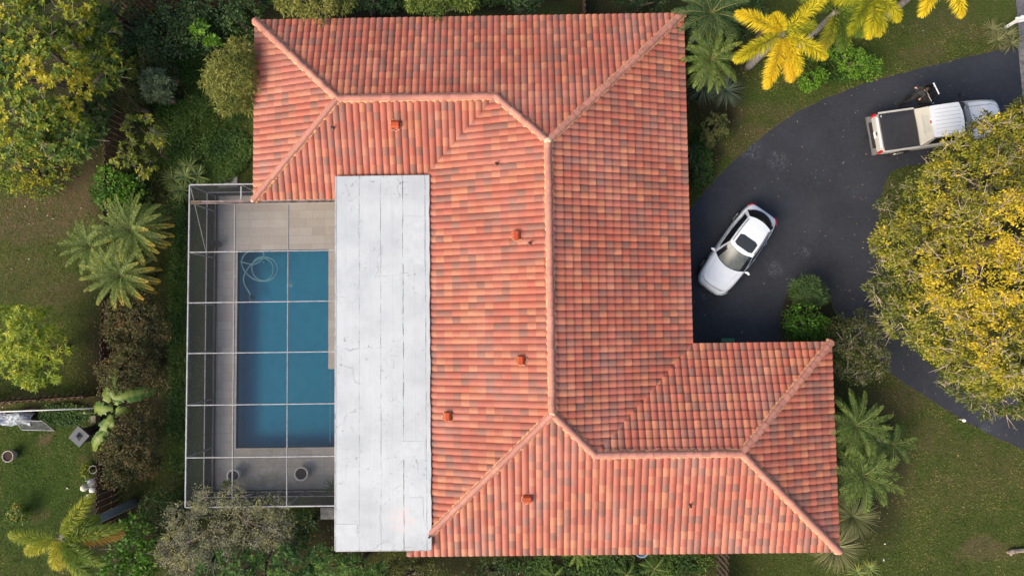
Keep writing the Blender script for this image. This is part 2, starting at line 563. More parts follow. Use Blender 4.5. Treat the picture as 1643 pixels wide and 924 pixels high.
# street at the far right: old grey asphalt with a pale worn concrete edge
M['street'] = asphalt('old_street_asphalt', (0.06, 0.057, 0.065), (0.11, 0.10, 0.11), [(1640, 10, 1.)])
e0, e1 = g2((1624, -60)), g2((1643, 150))
dv = (e1 - e0).normalized()
nv = Vector((-dv.y, dv.x))
if nv.x < 0:
    nv = -nv
s0, s1 = e0 - dv * 60, e1 + dv * 90
structure(sheet('street', [s0, s1, s1 + nv * 7, s0 + nv * 7], 0.020, M['street']))
bmk = bmesh.new()
mid = g2((1631, 70)) + nv * 0.05
poly_prism(bmk, [mid, mid + dv * 12, mid + dv * 12 + nv * .38, mid + nv * .38], 0.0, 0.035)
structure(bm_obj('kerb', bmk, simple('worn_grey_kerb', (.20, .19, .19), .9, var=.35, scale=5)))

# ------------------------------------------------------------------ house
house = thing('house', 'single storey house with orange clay tile hip roof seen from above', 'house', (0, 0, 0))

def slope_piece(bm, layer, org, udir, vdir, poly3, seed, w=0.295, ex=0.375, amp=0.066, thick=0.040):
    """barrel tiles on one roof plane, clipped to the convex polygon poly3 (points on the plane)"""
    r = random.Random(seed)
    U, Vd = Vector(udir), Vector(vdir)
    N = U.cross(Vd).normalized()
    O = Vector(org)
    us = [(p - O).dot(U) for p in poly3]
    vs = [(p - O).dot(Vd) for p in poly3]
    i0, i1 = math.floor(min(us) / w), math.ceil(max(us) / w)
    j0, j1 = math.floor(min(vs) / ex), math.ceil(max(vs) / ex)
    SEG = 8
    tmp = bmesh.new()
    lay = tmp.loops.layers.float_color.new('tile')
    def prof(t):
        return amp * (abs(math.sin(math.pi * t)) ** 0.7)
    for j in range(j0, j1):
        for i in range(i0, i1):
            th = thick + r.uniform(-.006, .008)
            k = r.random()
            # colour families: most red to salmon, some orange, some smoky brown
            q = r.random()
            tid = r.uniform(0.0, 0.2) if q < 0.22 else (r.uniform(0.25, 0.62) if q < 0.66 else r.uniform(0.6, 1.0))
            col = (tid, r.random(), k, 1)
            lo, hi, rz = [], [], []
            for s in range(SEG + 1):
                t = s / SEG
                u = (i + t) * w
                h = prof(t)
                va, vb = j * ex, (j + 1) * ex
                lo.append(tmp.verts.new(O + U * u + Vd * va + N * (h + th)))
                hi.append(tmp.verts.new(O + U * u + Vd * (vb + .004) + N * (h * 0.9)))
                rz.append(tmp.verts.new(O + U * u + Vd * va + N * (h * 0.9 - 0.012)))
            for s in range(SEG):
                for quad in ((lo[s], lo[s + 1], hi[s + 1], hi[s]), (rz[s], rz[s + 1], lo[s + 1], lo[s])):
                    f = tmp.faces.new(quad)
                    for lp in f.loops:
                        lp[lay] = col
    cen = sum(poly3, Vector()) / len(poly3)
    n = len(poly3)
    for a in range(n):
        p, q = poly3[a], poly3[(a + 1) % n]
        e = (q - p)
        e.z = 0
        pn = Vector((-e.y, e.x, 0)).normalized()
        if pn.dot(cen - p) > 0:
            pn = -pn
        bmesh.ops.bisect_plane(tmp, geom=tmp.verts[:] + tmp.edges[:] + tmp.faces[:], plane_co=p + pn * 0.012, plane_no=pn, clear_outer=True)
    me = bpy.data.meshes.new('tmp')
    tmp.to_mesh(me)
    tmp.free()
    bm.from_mesh(me)
    bpy.data.meshes.remove(me)

def RP(x, y):
    return Vector((x, y, roof_z(x, y)))

def build_roof():
    bm = bmesh.new()
    lay = bm.loops.layers.float_color.new('tile')
    k = 1 / math.sqrt(1 + PITCH ** 2)
    up = {'N': Vector((0, -1, PITCH)) * k, 'S': Vector((0, 1, PITCH)) * k, 'E': Vector((-1, 0, PITCH)) * k, 'W': Vector((1, 0, PITCH)) * k}
    al = {'N': Vector((-1, 0, 0)), 'S': Vector((1, 0, 0)), 'E': Vector((0, 1, 0)), 'W': Vector((0, -1, 0))}
    wa = RP(XL + HA, YT - HA); we = RP(XM + HA, YT - HA); mt = RP(XM + HM, YT - HM); mb = RP(XM + HM, YB + HM)
    le = RP(XR - HB, YB + HB); lr = RP(XRR - HB, YB + HB)
    e = lambda x, y: Vector((x, y, ZE))
    pieces = [
        ('N', [e(XL, YT), e(we.x, YT), we, wa]), ('N', [e(we.x, YT), e(XR, YT), mt, we]),
        ('W', [e(XL, YT), wa, e(XL, Y7)]),
        ('S', [e(XL, Y7), wa, we, e(XM, Y7)]),
        ('W', [we, mt, Vector((mt.x, Y7, roof_z(mt.x, Y7))), e(XM, Y7)]),
        ('W', [e(XM, Y7), Vector((mt.x, Y7, roof_z(mt.x, Y7))), mb, e(XM, YB)]),
        ('E', [e(XR, YT), mt, RP(mt.x, Y3), e(XR, Y3)]),
        ('E', [RP(mt.x, Y3), mb, le, e(XR, Y3)]),
        ('N', [e(XR, Y3), le, lr, e(XRR, Y3)]),
        ('E', [e(XRR, Y3), lr, e(XRR, YB)]),
        ('S', [e(XM, YB), mb, e(le.x, YB)]), ('S', [mb, le, e(le.x, YB)]), ('S', [le, lr, e(XRR, YB), e(le.x, YB)])]
    orgs = {'N': e(XR, YT), 'S': e(XM, YB), 'E': e(XR, Y3), 'W': e(XM, Y7)}
    for i, (d, poly) in enumerate(pieces):
        o = orgs[d].copy()
        if d == 'S' and i == 3: o = e(XL, Y7)
        if d == 'N' and i == 8: o = e(XR, Y3)
        if d == 'W' and i == 2: o = e(XL, Y7)
        if d == 'E' and i == 9: o = e(XRR, YB)
        slope_piece(bm, lay, o, al[d], up[d], poly, 40 + i)
    return bm_obj('roof', bm, M['tile'], house)
roof = build_roof()

def ridge_line(a, b, seed, mortar=True, r0=0.118):
    """overlapping half-round cap tiles from a (low or start) up to b, on a bed of mortar"""
    r = random.Random(seed)
    a, b = Vector(a) + Vector((0, 0, 0.035)), Vector(b) + Vector((0, 0, 0.035))
    d = (b - a)
    L = d.length
    t = d.normalized()
    s = Vector((-t.y, t.x, 0)).normalized()
    n = s.cross(t)
    if n.z < 0:
        n = -n
    bm = bmesh.new()
    lay = bm.loops.layers.float_color.new('tile')
    m = max(1, round(L / 0.33))
    for i in range(m):
        p0, p1 = a + d * (i / m), a + d * ((i + 1) / m + 0.012)
        ra, rb = r0 * r.uniform(.98, 1.05) + .012, r0 * 0.93
        off = s * r.uniform(-.012, .012)
        col = (r.random(), r.random(), 0, 1)
        ring = []
        for p, rr in ((p0, ra - .03), (p0, ra), (p0, ra), (p1, rb)):
            ring.append([bm.verts.new(p + off + (s * math.cos(th) * rr * 1.12 + n * (math.sin(th) * rr + 0.02)))
                         for th in [math.pi * (q / 8) for q in range(9)]])
        for u, v in ((0, 1), (2, 3)):
            for q in range(8):
                f = bm.faces.new((ring[u][q], ring[u][q + 1], ring[v][q + 1], ring[v][q]))
                f.smooth = u == 2
                for lp in f.loops:
                    lp[lay] = col
    bmesh.ops.recalc_face_normals(bm, faces=bm.faces[:])
    cap = bm_obj('ridge_cap', bm, M['cap'], roof)
    if mortar:
        V, F = [], []
        k = max(3, int(L / 0.07))
        for side in (-1, 1):
            base = len(V)
            for i in range(k + 1):
                p = a + d * (i / k)
                w = 0.165 + r.uniform(-.022, .03)
                for dx, dz in ((0.095, 0.085), (w, 0.045), (w + .03, -0.035)):
                    V.append(p + s * side * dx + Vector((0, 0, dz - dx * PITCH * 0.75)))
                if i:
                    q = base + 3 * i
                    F += [(q - 3, q - 2, q + 1, q), (q - 2, q - 1, q + 2, q + 1)]
        mesh_obj('mortar', V, F, M['mortar'], roof)
    return cap

wa = RP(XL + HA, YT - HA); we = RP(XM + HA, YT - HA); mt = RP(XM + HM, YT - HM); mb = RP(XM + HM, YB + HM)
le = RP(XR - HB, YB + HB); lr = RP(XRR - HB, YB + HB)
E_ = lambda x, y: Vector((x, y, ZE + .03))
for i, (p, q) in enumerate([(E_(XL, YT), wa), (E_(XL, Y7), wa), (wa, we), (we, mt), (E_(XR, YT), mt), (mt, mb),
                            (E_(XM + .9, YB + .9) + Vector((0, 0, .9 * PITCH)), mb), (le, mb), (lr, le), (E_(XRR, Y3), lr), (E_(XRR, YB), lr)]):
    ridge_line(p, q, 90 + i)
for p, rr in ((mt, .17), (wa, .13), (lr, .13), (mb, .14), (E_(XRR, YB), .1), (E_(XL, Y7), .1)):
    bm = bmesh.new()
    bmesh.ops.create_icosphere(bm, subdivisions=2, radius=rr, matrix=Matrix.Translation(p + Vector((0, 0, .08))) @ Matrix.Diagonal((1, 1, .7, 1)))
    for v in bm.verts:
        v.co += Vector((random.uniform(-.012, .012), random.uniform(-.012, .012), random.uniform(-.012, .012)))
    bm_obj('apex_mortar', bm, M['apexmortar'], roof, True)
# metal valleys, sitting just under the cut tiles
def valley(a, b):
    a, b = Vector(a), Vector(b)
    t = (b - a).normalized()
    s = Vector((-t.y, t.x, 0)).normalized()
    return mesh_obj('valley_flashing', [a + s * .05 + Vector((0, 0, .075)), a - s * .05 + Vector((0, 0, .075)), b - s * .05 + Vector((0, 0, .075)), b + s * .05 + Vector((0, 0, .075))],
                    [(0, 1, 2, 3)], M['darkgap'], roof)
M['valley'] = simple('dark_valley_gap', (0.05, 0.03, 0.025), 0.8)

# roof deck under the tiles, soffit, fascia and gutter edge
OUT = [(XL, YT), (XR, YT), (XR, Y3), (XRR, Y3), (XRR, YB), (XM, YB), (XM, Y7), (XL, Y7)]
bm = bmesh.new()
poly_prism(bm, [(x, y) for x, y in OUT], ZE - .20, ZE - .035)
bm_obj('fascia', bm, M['soffit'], house)
ins = 0.62
WALL = [(XL + ins, YT - ins), (XR - ins, YT - ins), (XR - ins, Y3 - ins), (XRR - ins, Y3 - ins), (XRR - ins, YB + ins), (XM + ins + 2.2, YB + ins),
        (XM + ins + 2.2, Y7 + ins), (XL + ins, Y7 + ins)]
bm = bmesh.new()
poly_prism(bm, WALL, -0.02, ZE - .205)
bm_obj('wall', bm, M['stucco'], house)

def opening(name, a, b, z0, z1, mat, fr=0.07):
    """a framed window or door standing a little proud of the wall between plan points a and b"""
    a, b = Vector(a), Vector(b)
    d = (b - a).normalized()
    n = Vector((d.y, -d.x))
    L = (b - a).length
    ang = math.atan2(d.y, d.x)
    c = (a + b) / 2
    bm = bmesh.new()
    add_box(bm, (c.x + n.x * .01, c.y + n.y * .01, (z0 + z1) / 2), (L - 2 * fr, .03, z1 - z0 - 2 * fr), ang)
    o = bm_obj(name, bm, mat, house)
    bm = bmesh.new()
    for cc, s in (((c.x, c.y, z1 - fr / 2), (L, .09, fr)), ((c.x, c.y, z0 + fr / 2), (L, .09, fr)),
                  ((a.x + d.x * fr / 2, a.y + d.y * fr / 2, (z0 + z1) / 2), (fr, .09, z1 - z0 - 2 * fr)),
                  ((b.x - d.x * fr / 2, b.y - d.y * fr / 2, (z0 + z1) / 2), (fr, .09, z1 - z0 - 2 * fr))):
        add_box(bm, (cc[0] + n.x * .015, cc[1] + n.y * .015, cc[2]), s, ang)
    bm_obj('frame', bm, M['white'], o)
    return o
M['glass_dark'] = simple('window_glass', (0.02, 0.025, 0.03), 0.08, var=0.05)
xw, yw = XR - ins, Y3 - ins
opening('window', (xw, 11), (xw, 9.2), .9, 2.2, M['glass_dark'])
opening('window', (xw, 3.4), (xw, 1.4), .9, 2.2, M['glass_dark'])
opening('front_door', (xw, 6.6), (xw, 5.5), .02, 2.15, simple('brown_door', (0.16, 0.07, 0.03), .5))
opening('garage_door', (xw + .5, yw), (XRR - ins - .6, yw), .02, 2.25, M['white'])
opening('window', (XRR - ins, -4), (XRR - ins, -6), .9, 2.2, M['glass_dark'])
opening('window', (4, YB + ins), (6, YB + ins), .9, 2.2, M['glass_dark'])
opening('sliding_door', (XM + ins + 2.2, 2.5), (XM + ins + 2.2, -1.5), .1, 2.2, M['glass_dark'])

# roof vents: small orange cowls, each with a flashing skirt
def vent(px, py):
    g = G(px, py, 4.0)
    z = roof_z(g.x, g.y)
    g = G(px, py, z + .15)
    z = roof_z(g.x, g.y)
    eps = .05
    gx, gy = (roof_z(g.x + eps, g.y) - roof_z(g.x - eps, g.y)) / (2 * eps), (roof_z(g.x, g.y + eps) - roof_z(g.x, g.y - eps)) / (2 * eps)
    down = Vector((-gx, -gy, 0)).normalized()
    ang = math.atan2(down.y, down.x)
    bm = bmesh.new()
    mat = Matrix.Translation((g.x, g.y, z)) @ Matrix.Rotation(ang, 4, 'Z')
    # hood: closed back, rounded top, open towards the eave
    prof = [(-.17, .05), (-.15, .20), (-.06, .29), (.10, .30), (.17, .26)]
    vv = [[bm.verts.new(mat @ Vector((x, y, zz - .05 * (x > .1)))) for (x, zz) in prof] for y in (-.165, .165)]
    for k in range(len(prof) - 1):
        bm.faces.new((vv[0][k], vv[0][k + 1], vv[1][k + 1], vv[1][k]))
    for y, row in ((-.165, vv[0]), (.165, vv[1])):
        b0 = bm.verts.new(mat @ Vector((-.17, y, -.02)))
        b1 = bm.verts.new(mat @ Vector((.17, y, -.02)))
        bm.faces.new([b0] + row + [b1])
        (vv[0] if y < 0 else vv[1]).insert(0, b0)
        (vv[0] if y < 0 else vv[1]).append(b1)
    bm.faces.new((vv[0][0], vv[0][1], vv[1][1], vv[1][0]))
    bmesh.ops.recalc_face_normals(bm, faces=bm.faces[:])
    o = bm_obj('roof_vent', bm, M['orange'], house)
    bm = bmesh.new()
    n0 = Vector((-gx, -gy, 1)).normalized()
    for k in range(26):
        th = 2 * math.pi * k / 26
        rr = random.uniform(.21, .26)
        p = Vector((g.x + rr * math.cos(th), g.y + rr * .9 * math.sin(th), 0))
        bmesh.ops.create_icosphere(bm, subdivisions=1, radius=random.uniform(.03, .055),
                                   matrix=Matrix.Translation((p.x, p.y, roof_z(p.x, p.y) + .055)))
    bm_obj('flashing', bm, M['cap_mortar'], o)
    return o
M['cap_mortar'] = simple('salmon_mortar', (0.52, 0.26, 0.16), 0.9, var=0.2)
for p in ((634, 200), (829, 378), (836, 578), (719, 668), (846, 800)):
    vent(*p)
def pipe(px, py):
    g = G(px, py, 4.2)
    z = roof_z(g.x, g.y)
    g = G(px, py, z + .15)
    z = roof_z(g.x, g.y)
    bm = bmesh.new()
    add_lathe(bm, [(.09, -.02), (.085, .06), (.05, .10), (.045, .28), (.036, .28), (.036, .1), (0, .1)], 14, (g.x, g.y, z + .02))
    bm_obj('vent_pipe', bm, M['lead'], house)
for p in ((534, 206), (850, 390), (796, 263), (1108, 812), (689, 861)):
    pipe(*p)

# ------------------------------------------------------------------ flat white patio roof
FZ = 3.28
fx0 = G(539.5, 560, FZ).x
fx1 = G(690, 560, FZ).x
fy1 = G(615, 282, FZ).y
fy0 = G(615, 882, FZ).y
def flat_roof_mat():
    m, nt, b = new_mat('white_rolled_roofing')
    pos = nt.nodes.new('ShaderNodeNewGeometry').outputs['Position']
    sep = nt.nodes.new('ShaderNodeSeparateXYZ')
    nt.links.new(pos, sep.inputs[0])
    base = ramp(nt, noise(nt, 0.7, 6, 0.6), [(0.3, (0.42, 0.45, 0.468)), (0.55, (0.50, 0.533, 0.547)), (0.75, (0.545, 0.575, 0.585))])
    # long streaks of the brushed coating, along the strips
    mp = nt.nodes.new('ShaderNodeMapping')
    nt.links.new(pos, mp.inputs[0])
    mp.inputs['Scale'].default_value = (9, 0.55, 1)
    st = noise(nt, 1.0, 5, 0.65, mp.outputs[0])
    c = mix(nt, ramp(nt, st, [(0.5, (0, 0, 0)), (0.75, (.4, .4, .4))]), base, (0.41, 0.445, 0.465))
    # seams of the roll: wavering dark lines, broken in places
    w = (fx1 - fx0)
    wob = math_node(nt, 'MULTIPLY', math_node(nt, 'SUBTRACT', noise(nt, 1.3, 6, 0.7), 0.5), 0.10)
    xx = math_node(nt, 'ADD', sep.outputs[0], wob)
    brk = ramp(nt, noise(nt, 1.6, 5, 0.7), [(0.40, (0.1, 0.1, 0.1)), (0.62, (1, 1, 1))])
    for fr, wid, k in ((.245, .018, .55), (.475, .02, .6), (.715, .026, .9), (.955, .022, .6), (.1, .008, .2), (.36, .008, .2), (.6, .008, .2), (.84, .008, .2)):
        d = math_node(nt, 'ABSOLUTE', math_node(nt, 'SUBTRACT', xx, fx0 + w * fr))
        f = math_node(nt, 'SUBTRACT', 1.0, math_node(nt, 'DIVIDE', d, wid), True)
        f = math_node(nt, 'MULTIPLY', math_node(nt, 'MULTIPLY', f, brk), k * 2.2, True)
        c = mix(nt, f, c, (0.12, 0.12, 0.125))
    # torn spots: dark flecks crowding along some of the seams and along the house edge
    nsp = noise(nt, 5.5, 8, 0.72, dist=0.6)
    nmask = noise(nt, 0.55, 3, 0.5)
    spots = math_node(nt, 'MULTIPLY', ramp(nt, nsp, [(0.60, (0, 0, 0)), (0.645, (1, 1, 1))]), ramp(nt, nmask, [(0.44, (0, 0, 0)), (0.58, (1, 1, 1))]))
    c = mix(nt, math_node(nt, 'MULTIPLY', spots, .75), c, (0.13, 0.13, 0.135))
    # cracks
    vo = node(nt, 'ShaderNodeTexVoronoi', feature='DISTANCE_TO_EDGE', Scale=0.42)
    wv = nt.nodes.new('ShaderNodeVectorMath'); wv.operation = 'ADD'
    nz = node(nt, 'ShaderNodeTexNoise', Scale=1.4, Detail=6)
    nt.links.new(pos, nz.inputs['Vector'])
    nt.links.new(pos, wv.inputs[0]); nt.links.new(nz.outputs['Color'], wv.inputs[1])
    nt.links.new(wv.outputs[0], vo.inputs['Vector'])
    cr = ramp(nt, vo.outputs['Distance'], [(0.0, (1, 1, 1)), (0.010, (0, 0, 0))])
    crm = ramp(nt, noise(nt, 0.6, 4, 0.6), [(0.5, (0, 0, 0)), (0.62, (1, 1, 1))])
    c = mix(nt, math_node(nt, 'MULTIPLY', math_node(nt, 'MULTIPLY', cr, crm), 0.7), c, (0.10, 0.10, 0.105))
    # faint rusty pink wash near the lower right
    g = G(648, 832, FZ)
    vm = nt.nodes.new('ShaderNodeVectorMath'); vm.operation = 'DISTANCE'
    nt.links.new(pos, vm.inputs[0]); vm.inputs[1].default_value = (g.x, g.y, FZ)
    pk = math_node(nt, 'MULTIPLY', math_node(nt, 'SUBTRACT', 1.0, math_node(nt, 'DIVIDE', vm.outputs['Value'], 0.8), True), ramp(nt, noise(nt, 3, 3), [(.4, (0, 0, 0)), (.7, (1, 1, 1))]))
    c = mix(nt, math_node(nt, 'MULTIPLY', pk, .8), c, (0.75, 0.50, 0.46))
    nt.links.new(c, b.inputs['Base Color'])
    b.inputs['Roughness'].default_value = 0.55
    bump(nt, b, math_node(nt, 'ADD', st, spots), 0.15, 0.01)
    return m
bm = bmesh.new()
r_ = random.Random(5)
edge = []
n = 40
L_ = [(fx0, fy0 + (fy1 - fy0) * t / n) for t in range(n + 1)][::-1]
R_ = [(fx1 + r_.uniform(-.02, .02), fy0 + (fy1 - fy0) * t / n) for t in range(n + 1)]
poly_prism(bm, L_ + R_, FZ - .16, FZ)
flat = bm_obj('flat_roof', bm, flat_roof_mat(), house)
bm = bmesh.new()
add_box(bm, (fx0 - .035, (fy0 + fy1) / 2, FZ - .07), (.066, fy1 - fy0, .16))
add_box(bm, ((fx0 + fx1) / 2 - .02, fy0 - .027, FZ - .07), (fx1 - fx0, .05, .13))
bm_obj('edge_trim', bm, M['alu'], flat)
# patched rectangles of roofing felt
felt = simple('patched_felt', (0.51, 0.545, 0.56), .6, var=.06, scale=3)
for px, py, sx, sy in ((664, 722, .95, .75), (664, 385, .95, 2.1), (668, 815, .6, .9), (556, 850, .9, .5)):
    g = G(px, py, FZ)
    bm = bmesh.new()
    add_box(bm, (g.x, g.y, FZ + .003), (sx, sy, .012), random.uniform(-.02, .02))
    bm_obj('felt_patch', bm, felt, flat)
for yy in (fy0 + .3, fy0 + 5, fy0 + 10, fy1 - 2.2):
    bm = bmesh.new()
    add_box(bm, (fx0 + .12, yy, (FZ - .16) / 2), (.1, .1, FZ - .162))
    bm_obj('post', bm, M['alu'], house)

# ------------------------------------------------------------------ pool, deck and screen cage
DZ = 0.06
dx0, dx1 = G(341, 555, DZ).x, XM + ins + 2.15
dy1, dy0 = G(450, 314, DZ).y, G(450, 797, DZ).y
def paver_mat():
    m, nt, b = new_mat('travertine_pavers')
    pos = nt.nodes.new('ShaderNodeNewGeometry').outputs['Position']
    cols = []
    br = node(nt, 'ShaderNodeTexBrick', offset=0.37, squash=1.45, squash_frequency=2, offset_frequency=2)
    br.inputs['Scale'].default_value = 1.0
    br.inputs['Mortar Size'].default_value = 0.008
    br.inputs['Mortar Smooth'].default_value = 0.3
    br.inputs['Bias'].default_value = 0.0
    br.inputs['Brick Width'].default_value = 0.62
    br.inputs['Row Height'].default_value = 0.41
    br.inputs['Color1'].default_value = (0.46, 0.415, 0.365, 1)
    br.inputs['Color2'].default_value = (0.56, 0.52, 0.47, 1)
    br.inputs['Mortar'].default_value = (0.36, 0.32, 0.28, 1)
    nt.links.new(pos, br.inputs['Vector'])
    c = mix(nt, ramp(nt, noise(nt, 1.1, 6, 0.7), [(0.35, (0, 0, 0)), (0.75, (.55, .55, .55))]), br.outputs['Color'], (0.38, 0.33, 0.28))
    c = mix(nt, ramp(nt, noise(nt, 14, 5, 0.7), [(0.5, (0, 0, 0)), (0.8, (.35, .35, .35))]), c, (0.30, 0.26, 0.22))
    # algae staining in the far corner by the planters
    g = G(430, 775, 0)
    vm = nt.nodes.new('ShaderNodeVectorMath'); vm.operation = 'DISTANCE'
    nt.links.new(pos, vm.inputs[0]); vm.inputs[1].default_value = (g.x, g.y, 0)
    al = math_node(nt, 'MULTIPLY', math_node(nt, 'SUBTRACT', 1.0, math_node(nt, 'DIVIDE', vm.outputs['Value'], 3.4), True),
                   ramp(nt, noise(nt, 1.7, 5, .7), [(.38, (0, 0, 0)), (.7, (.8, .8, .8))]))
    c = mix(nt, al, c, (0.22, 0.19, 0.09))
    nt.links.new(c, b.inputs['Base Color'])
    b.inputs['Roughness'].default_value = 0.75
    bump(nt, b, br.outputs['Fac'], -0.3, 0.01)
    return m
M['paver'] = paver_mat()
# deck sheet with the pool cut out (wider below the ledge)
bm = bmesh.new()
ring_o = [(dx0, dy0), (dx1, dy0), (dx1, dy1), (dx0, dy1)]
ring_p = [(POOL_X0, POOL_Y0), (POOL_X1, POOL_Y0), (POOL_X1, POOL_YS), (POOL_X1A, POOL_YS), (POOL_X1A, POOL_Y1), (POOL_X0, POOL_Y1)]
for z, flip in ((DZ, 1),):
    ed = []
    for ring in (ring_o, ring_p):
        vs = [bm.verts.new((p[0], p[1], z)) for p in ring]
        ed += [bm.edges.new((vs[i], vs[(i + 1) % len(vs)])) for i in range(len(vs))]
    bmesh.ops.triangle_fill(bm, use_beauty=True, edges=ed, normal=(0, 0, 1))
for f in bm.faces:
    if f.normal.z < 0: f.normal_flip()
ex = bmesh.ops.extrude_face_region(bm, geom=bm.faces[:])
for v in [g for g in ex['geom'] if isinstance(g, bmesh.types.BMVert)]:
    v.co.z -= 0.16
bmesh.ops.recalc_face_normals(bm, faces=bm.faces[:])
structure(bm_obj('pool_deck', bm, M['paver']))

pool = thing('swimming_pool', 'rectangular blue swimming pool inside the screen enclosure', 'swimming pool', ((POOL_X0 + POOL_X1) / 2, (POOL_Y0 + POOL_Y1) / 2, 0))
pool_c = pool.location.copy()
def rel(o, p):                           # a mesh made in world metres hung under a thing elsewhere
    o.parent = p
    o.matrix_parent_inverse = Matrix.Translation(p.location).inverted()
    return o
def plaster():
    m, nt, b = new_mat('blue_pool_plaster')
    c = ramp(nt, noise(nt, 1.5, 6, .7), [(0.3, (0.045, 0.39, 0.53)), (0.7, (0.06, 0.46, 0.60))])
    nt.links.new(c, b.inputs['Base Color'])
    b.inputs['Roughness'].default_value = .8
    return m
PB = -0.95
bm = bmesh.new()
T = [bm.verts.new((p[0], p[1], -0.07)) for p in ring_p]
B = [bm.verts.new((p[0], p[1], PB)) for p in ring_p]
for i in range(len(T)):
    bm.faces.new((T[i], T[(i + 1) % 6], B[(i + 1) % 6], B[i]))
bm.faces.new(B)
bmesh.ops.recalc_face_normals(bm, faces=bm.faces[:])
bmesh.ops.reverse_faces(bm, faces=bm.faces[:])
rel(bm_obj('basin', bm, plaster()), pool)
# waterline tile band just under the coping
bm = bmesh.new()
T = [bm.verts.new((p[0] , p[1], DZ - .005)) for p in ring_p]
B = [bm.verts.new((p[0], p[1], -0.22)) for p in ring_p]
for v, p in list(zip(T, ring_p)) + list(zip(B, ring_p)):
    cx, cy = (POOL_X0 + POOL_X1A) / 2, (POOL_Y0 + POOL_Y1) / 2
    v.co.x += .006 * (1 if v.co.x < cx else -1)
    v.co.y += .006 * (1 if v.co.y < cy else -1)
for i in range(6):
    bm.faces.new((T[i], T[(i + 1) % 6], B[(i + 1) % 6], B[i]))
rel(bm_obj('waterline_tile', bm, simple('blue_grey_tile', (0.05, 0.11, 0.16), .3, var=.3, scale=20)), pool)
def water_mat():
    m, nt, b = new_mat('pool_water')
    nt.nodes.remove(b)
    tr = node(nt, 'ShaderNodeBsdfTransparent', Color=(0.68, 0.90, 0.97, 1))
    gl = node(nt, 'ShaderNodeBsdfGlossy', Roughness=0.03)
    fr = node(nt, 'ShaderNodeFresnel', IOR=1.33)
    bp = node(nt, 'ShaderNodeBump', Strength=0.03, Distance=0.02)
    nt.links.new(noise(nt, 7, 3, .55), bp.inputs['Height'])
    nt.links.new(bp.outputs[0], fr.inputs['Normal'])
    nt.links.new(bp.outputs[0], gl.inputs['Normal'])
    ms = nt.nodes.new('ShaderNodeMixShader')
    nt.links.new(fr.outputs[0], ms.inputs[0])
    nt.links.new(tr.outputs[0], ms.inputs[1])
    nt.links.new(gl.outputs[0], ms.inputs[2])
    nt.links.new(ms.outputs[0], nt.nodes['Material Output'].inputs['Surface'])
    return m
structure(mesh_obj('water', [(p[0] - .002, p[1], -0.055) for p in ring_p], [tuple(range(6))], water_mat()))
bm = bmesh.new()
for k in range(3):                        # entry steps at the house side
    x1 = POOL_X1 - .01
    add_box(bm, (x1 - .45 + .12 * k, (POOL_Y0 + POOL_YS) / 2, PB + .12 + .24 * k), (.9 - .24 * k, POOL_YS - POOL_Y0 - .04, .235))
rel(bm_obj('step', bm, plaster()), pool)
# pale nosing line along the step
g0, g1 = G(530, 597, -.3), G(529.5, 710, -.3)
bm = bmesh.new(); add_bar(bm, g0, g1, .05, .012)
rel(bm_obj('step_nosing', bm, simple('pale_tile', (.25, .42, .5), .4)), pool)
for px, py in ((467, 457),):
    g = G(px, py, PB)
    bm = bmesh.new(); add_lathe(bm, [(0, .035), (.09, .03), (.125, .01), (.125, .002)], 24, (g.x, g.y, PB))
    rel(bm_obj('main_drain', bm, simple('drain_cover', (.35, .62, .68), .5)), pool)
g = G(425, 421, -1.0)
bm = bmesh.new(); add_lathe(bm, [(0, .09), (.06, .08), (.085, .03), (.085, .002)], 24, (g.x, g.y, PB))
rel(bm_obj('return_fitting', bm, simple('fitting', (.3, .55, .62), .5)), pool)

# suction hose of the pool cleaner, looped on the bottom, and the cleaner head
hose_px = [(385, 420), (395, 422), (408, 424), (420, 417), (424, 408), (417, 401), (402, 403), (391, 411), (388, 424), (395, 438), (410, 449), (428, 451), (441, 444),
           (446, 432), (441, 419), (429, 413), (415, 413), (406, 421), (405, 434), (412, 446), (425, 450), (436, 443), (438, 430), (433, 419), (421, 414), (407, 421), (396, 434), (391, 446), (393, 458), (399, 468), (401, 474)]
pts = []
for i, p in enumerate(hose_px):
    w = G(p[0], p[1], -.16)
    pts.append(Vector((w.x, w.y, -0.12 - 0.035 * math.sin(i * .9) - 0.06 * (i / len(hose_px)))))
bm = bmesh.new()
hp = open_curve(pts, 6)
add_tube(bm, hp, .032, 8)
hose = thing('pool_cleaner', 'pale green suction hose with cleaner head coiled in the pool', 'pool cleaner', pts[-1])
o = rel(bm_obj('hose', bm, simple('pale_green_hose', (.60, .80, .72), .45, var=.1), None, True), hose)
bm = bmesh.new()
c = pts[-1] + Vector((.02, -.1, -.05))
add_lathe(bm, [(0, .12), (.05, .11), (.07, .05), (.15, .02), (.16, -.03), (0, -.03)], 14, c)
o = rel(bm_obj('cleaner_head', bm, simple('grey_blue_plastic', (.06, .12, .16), .5)), hose)

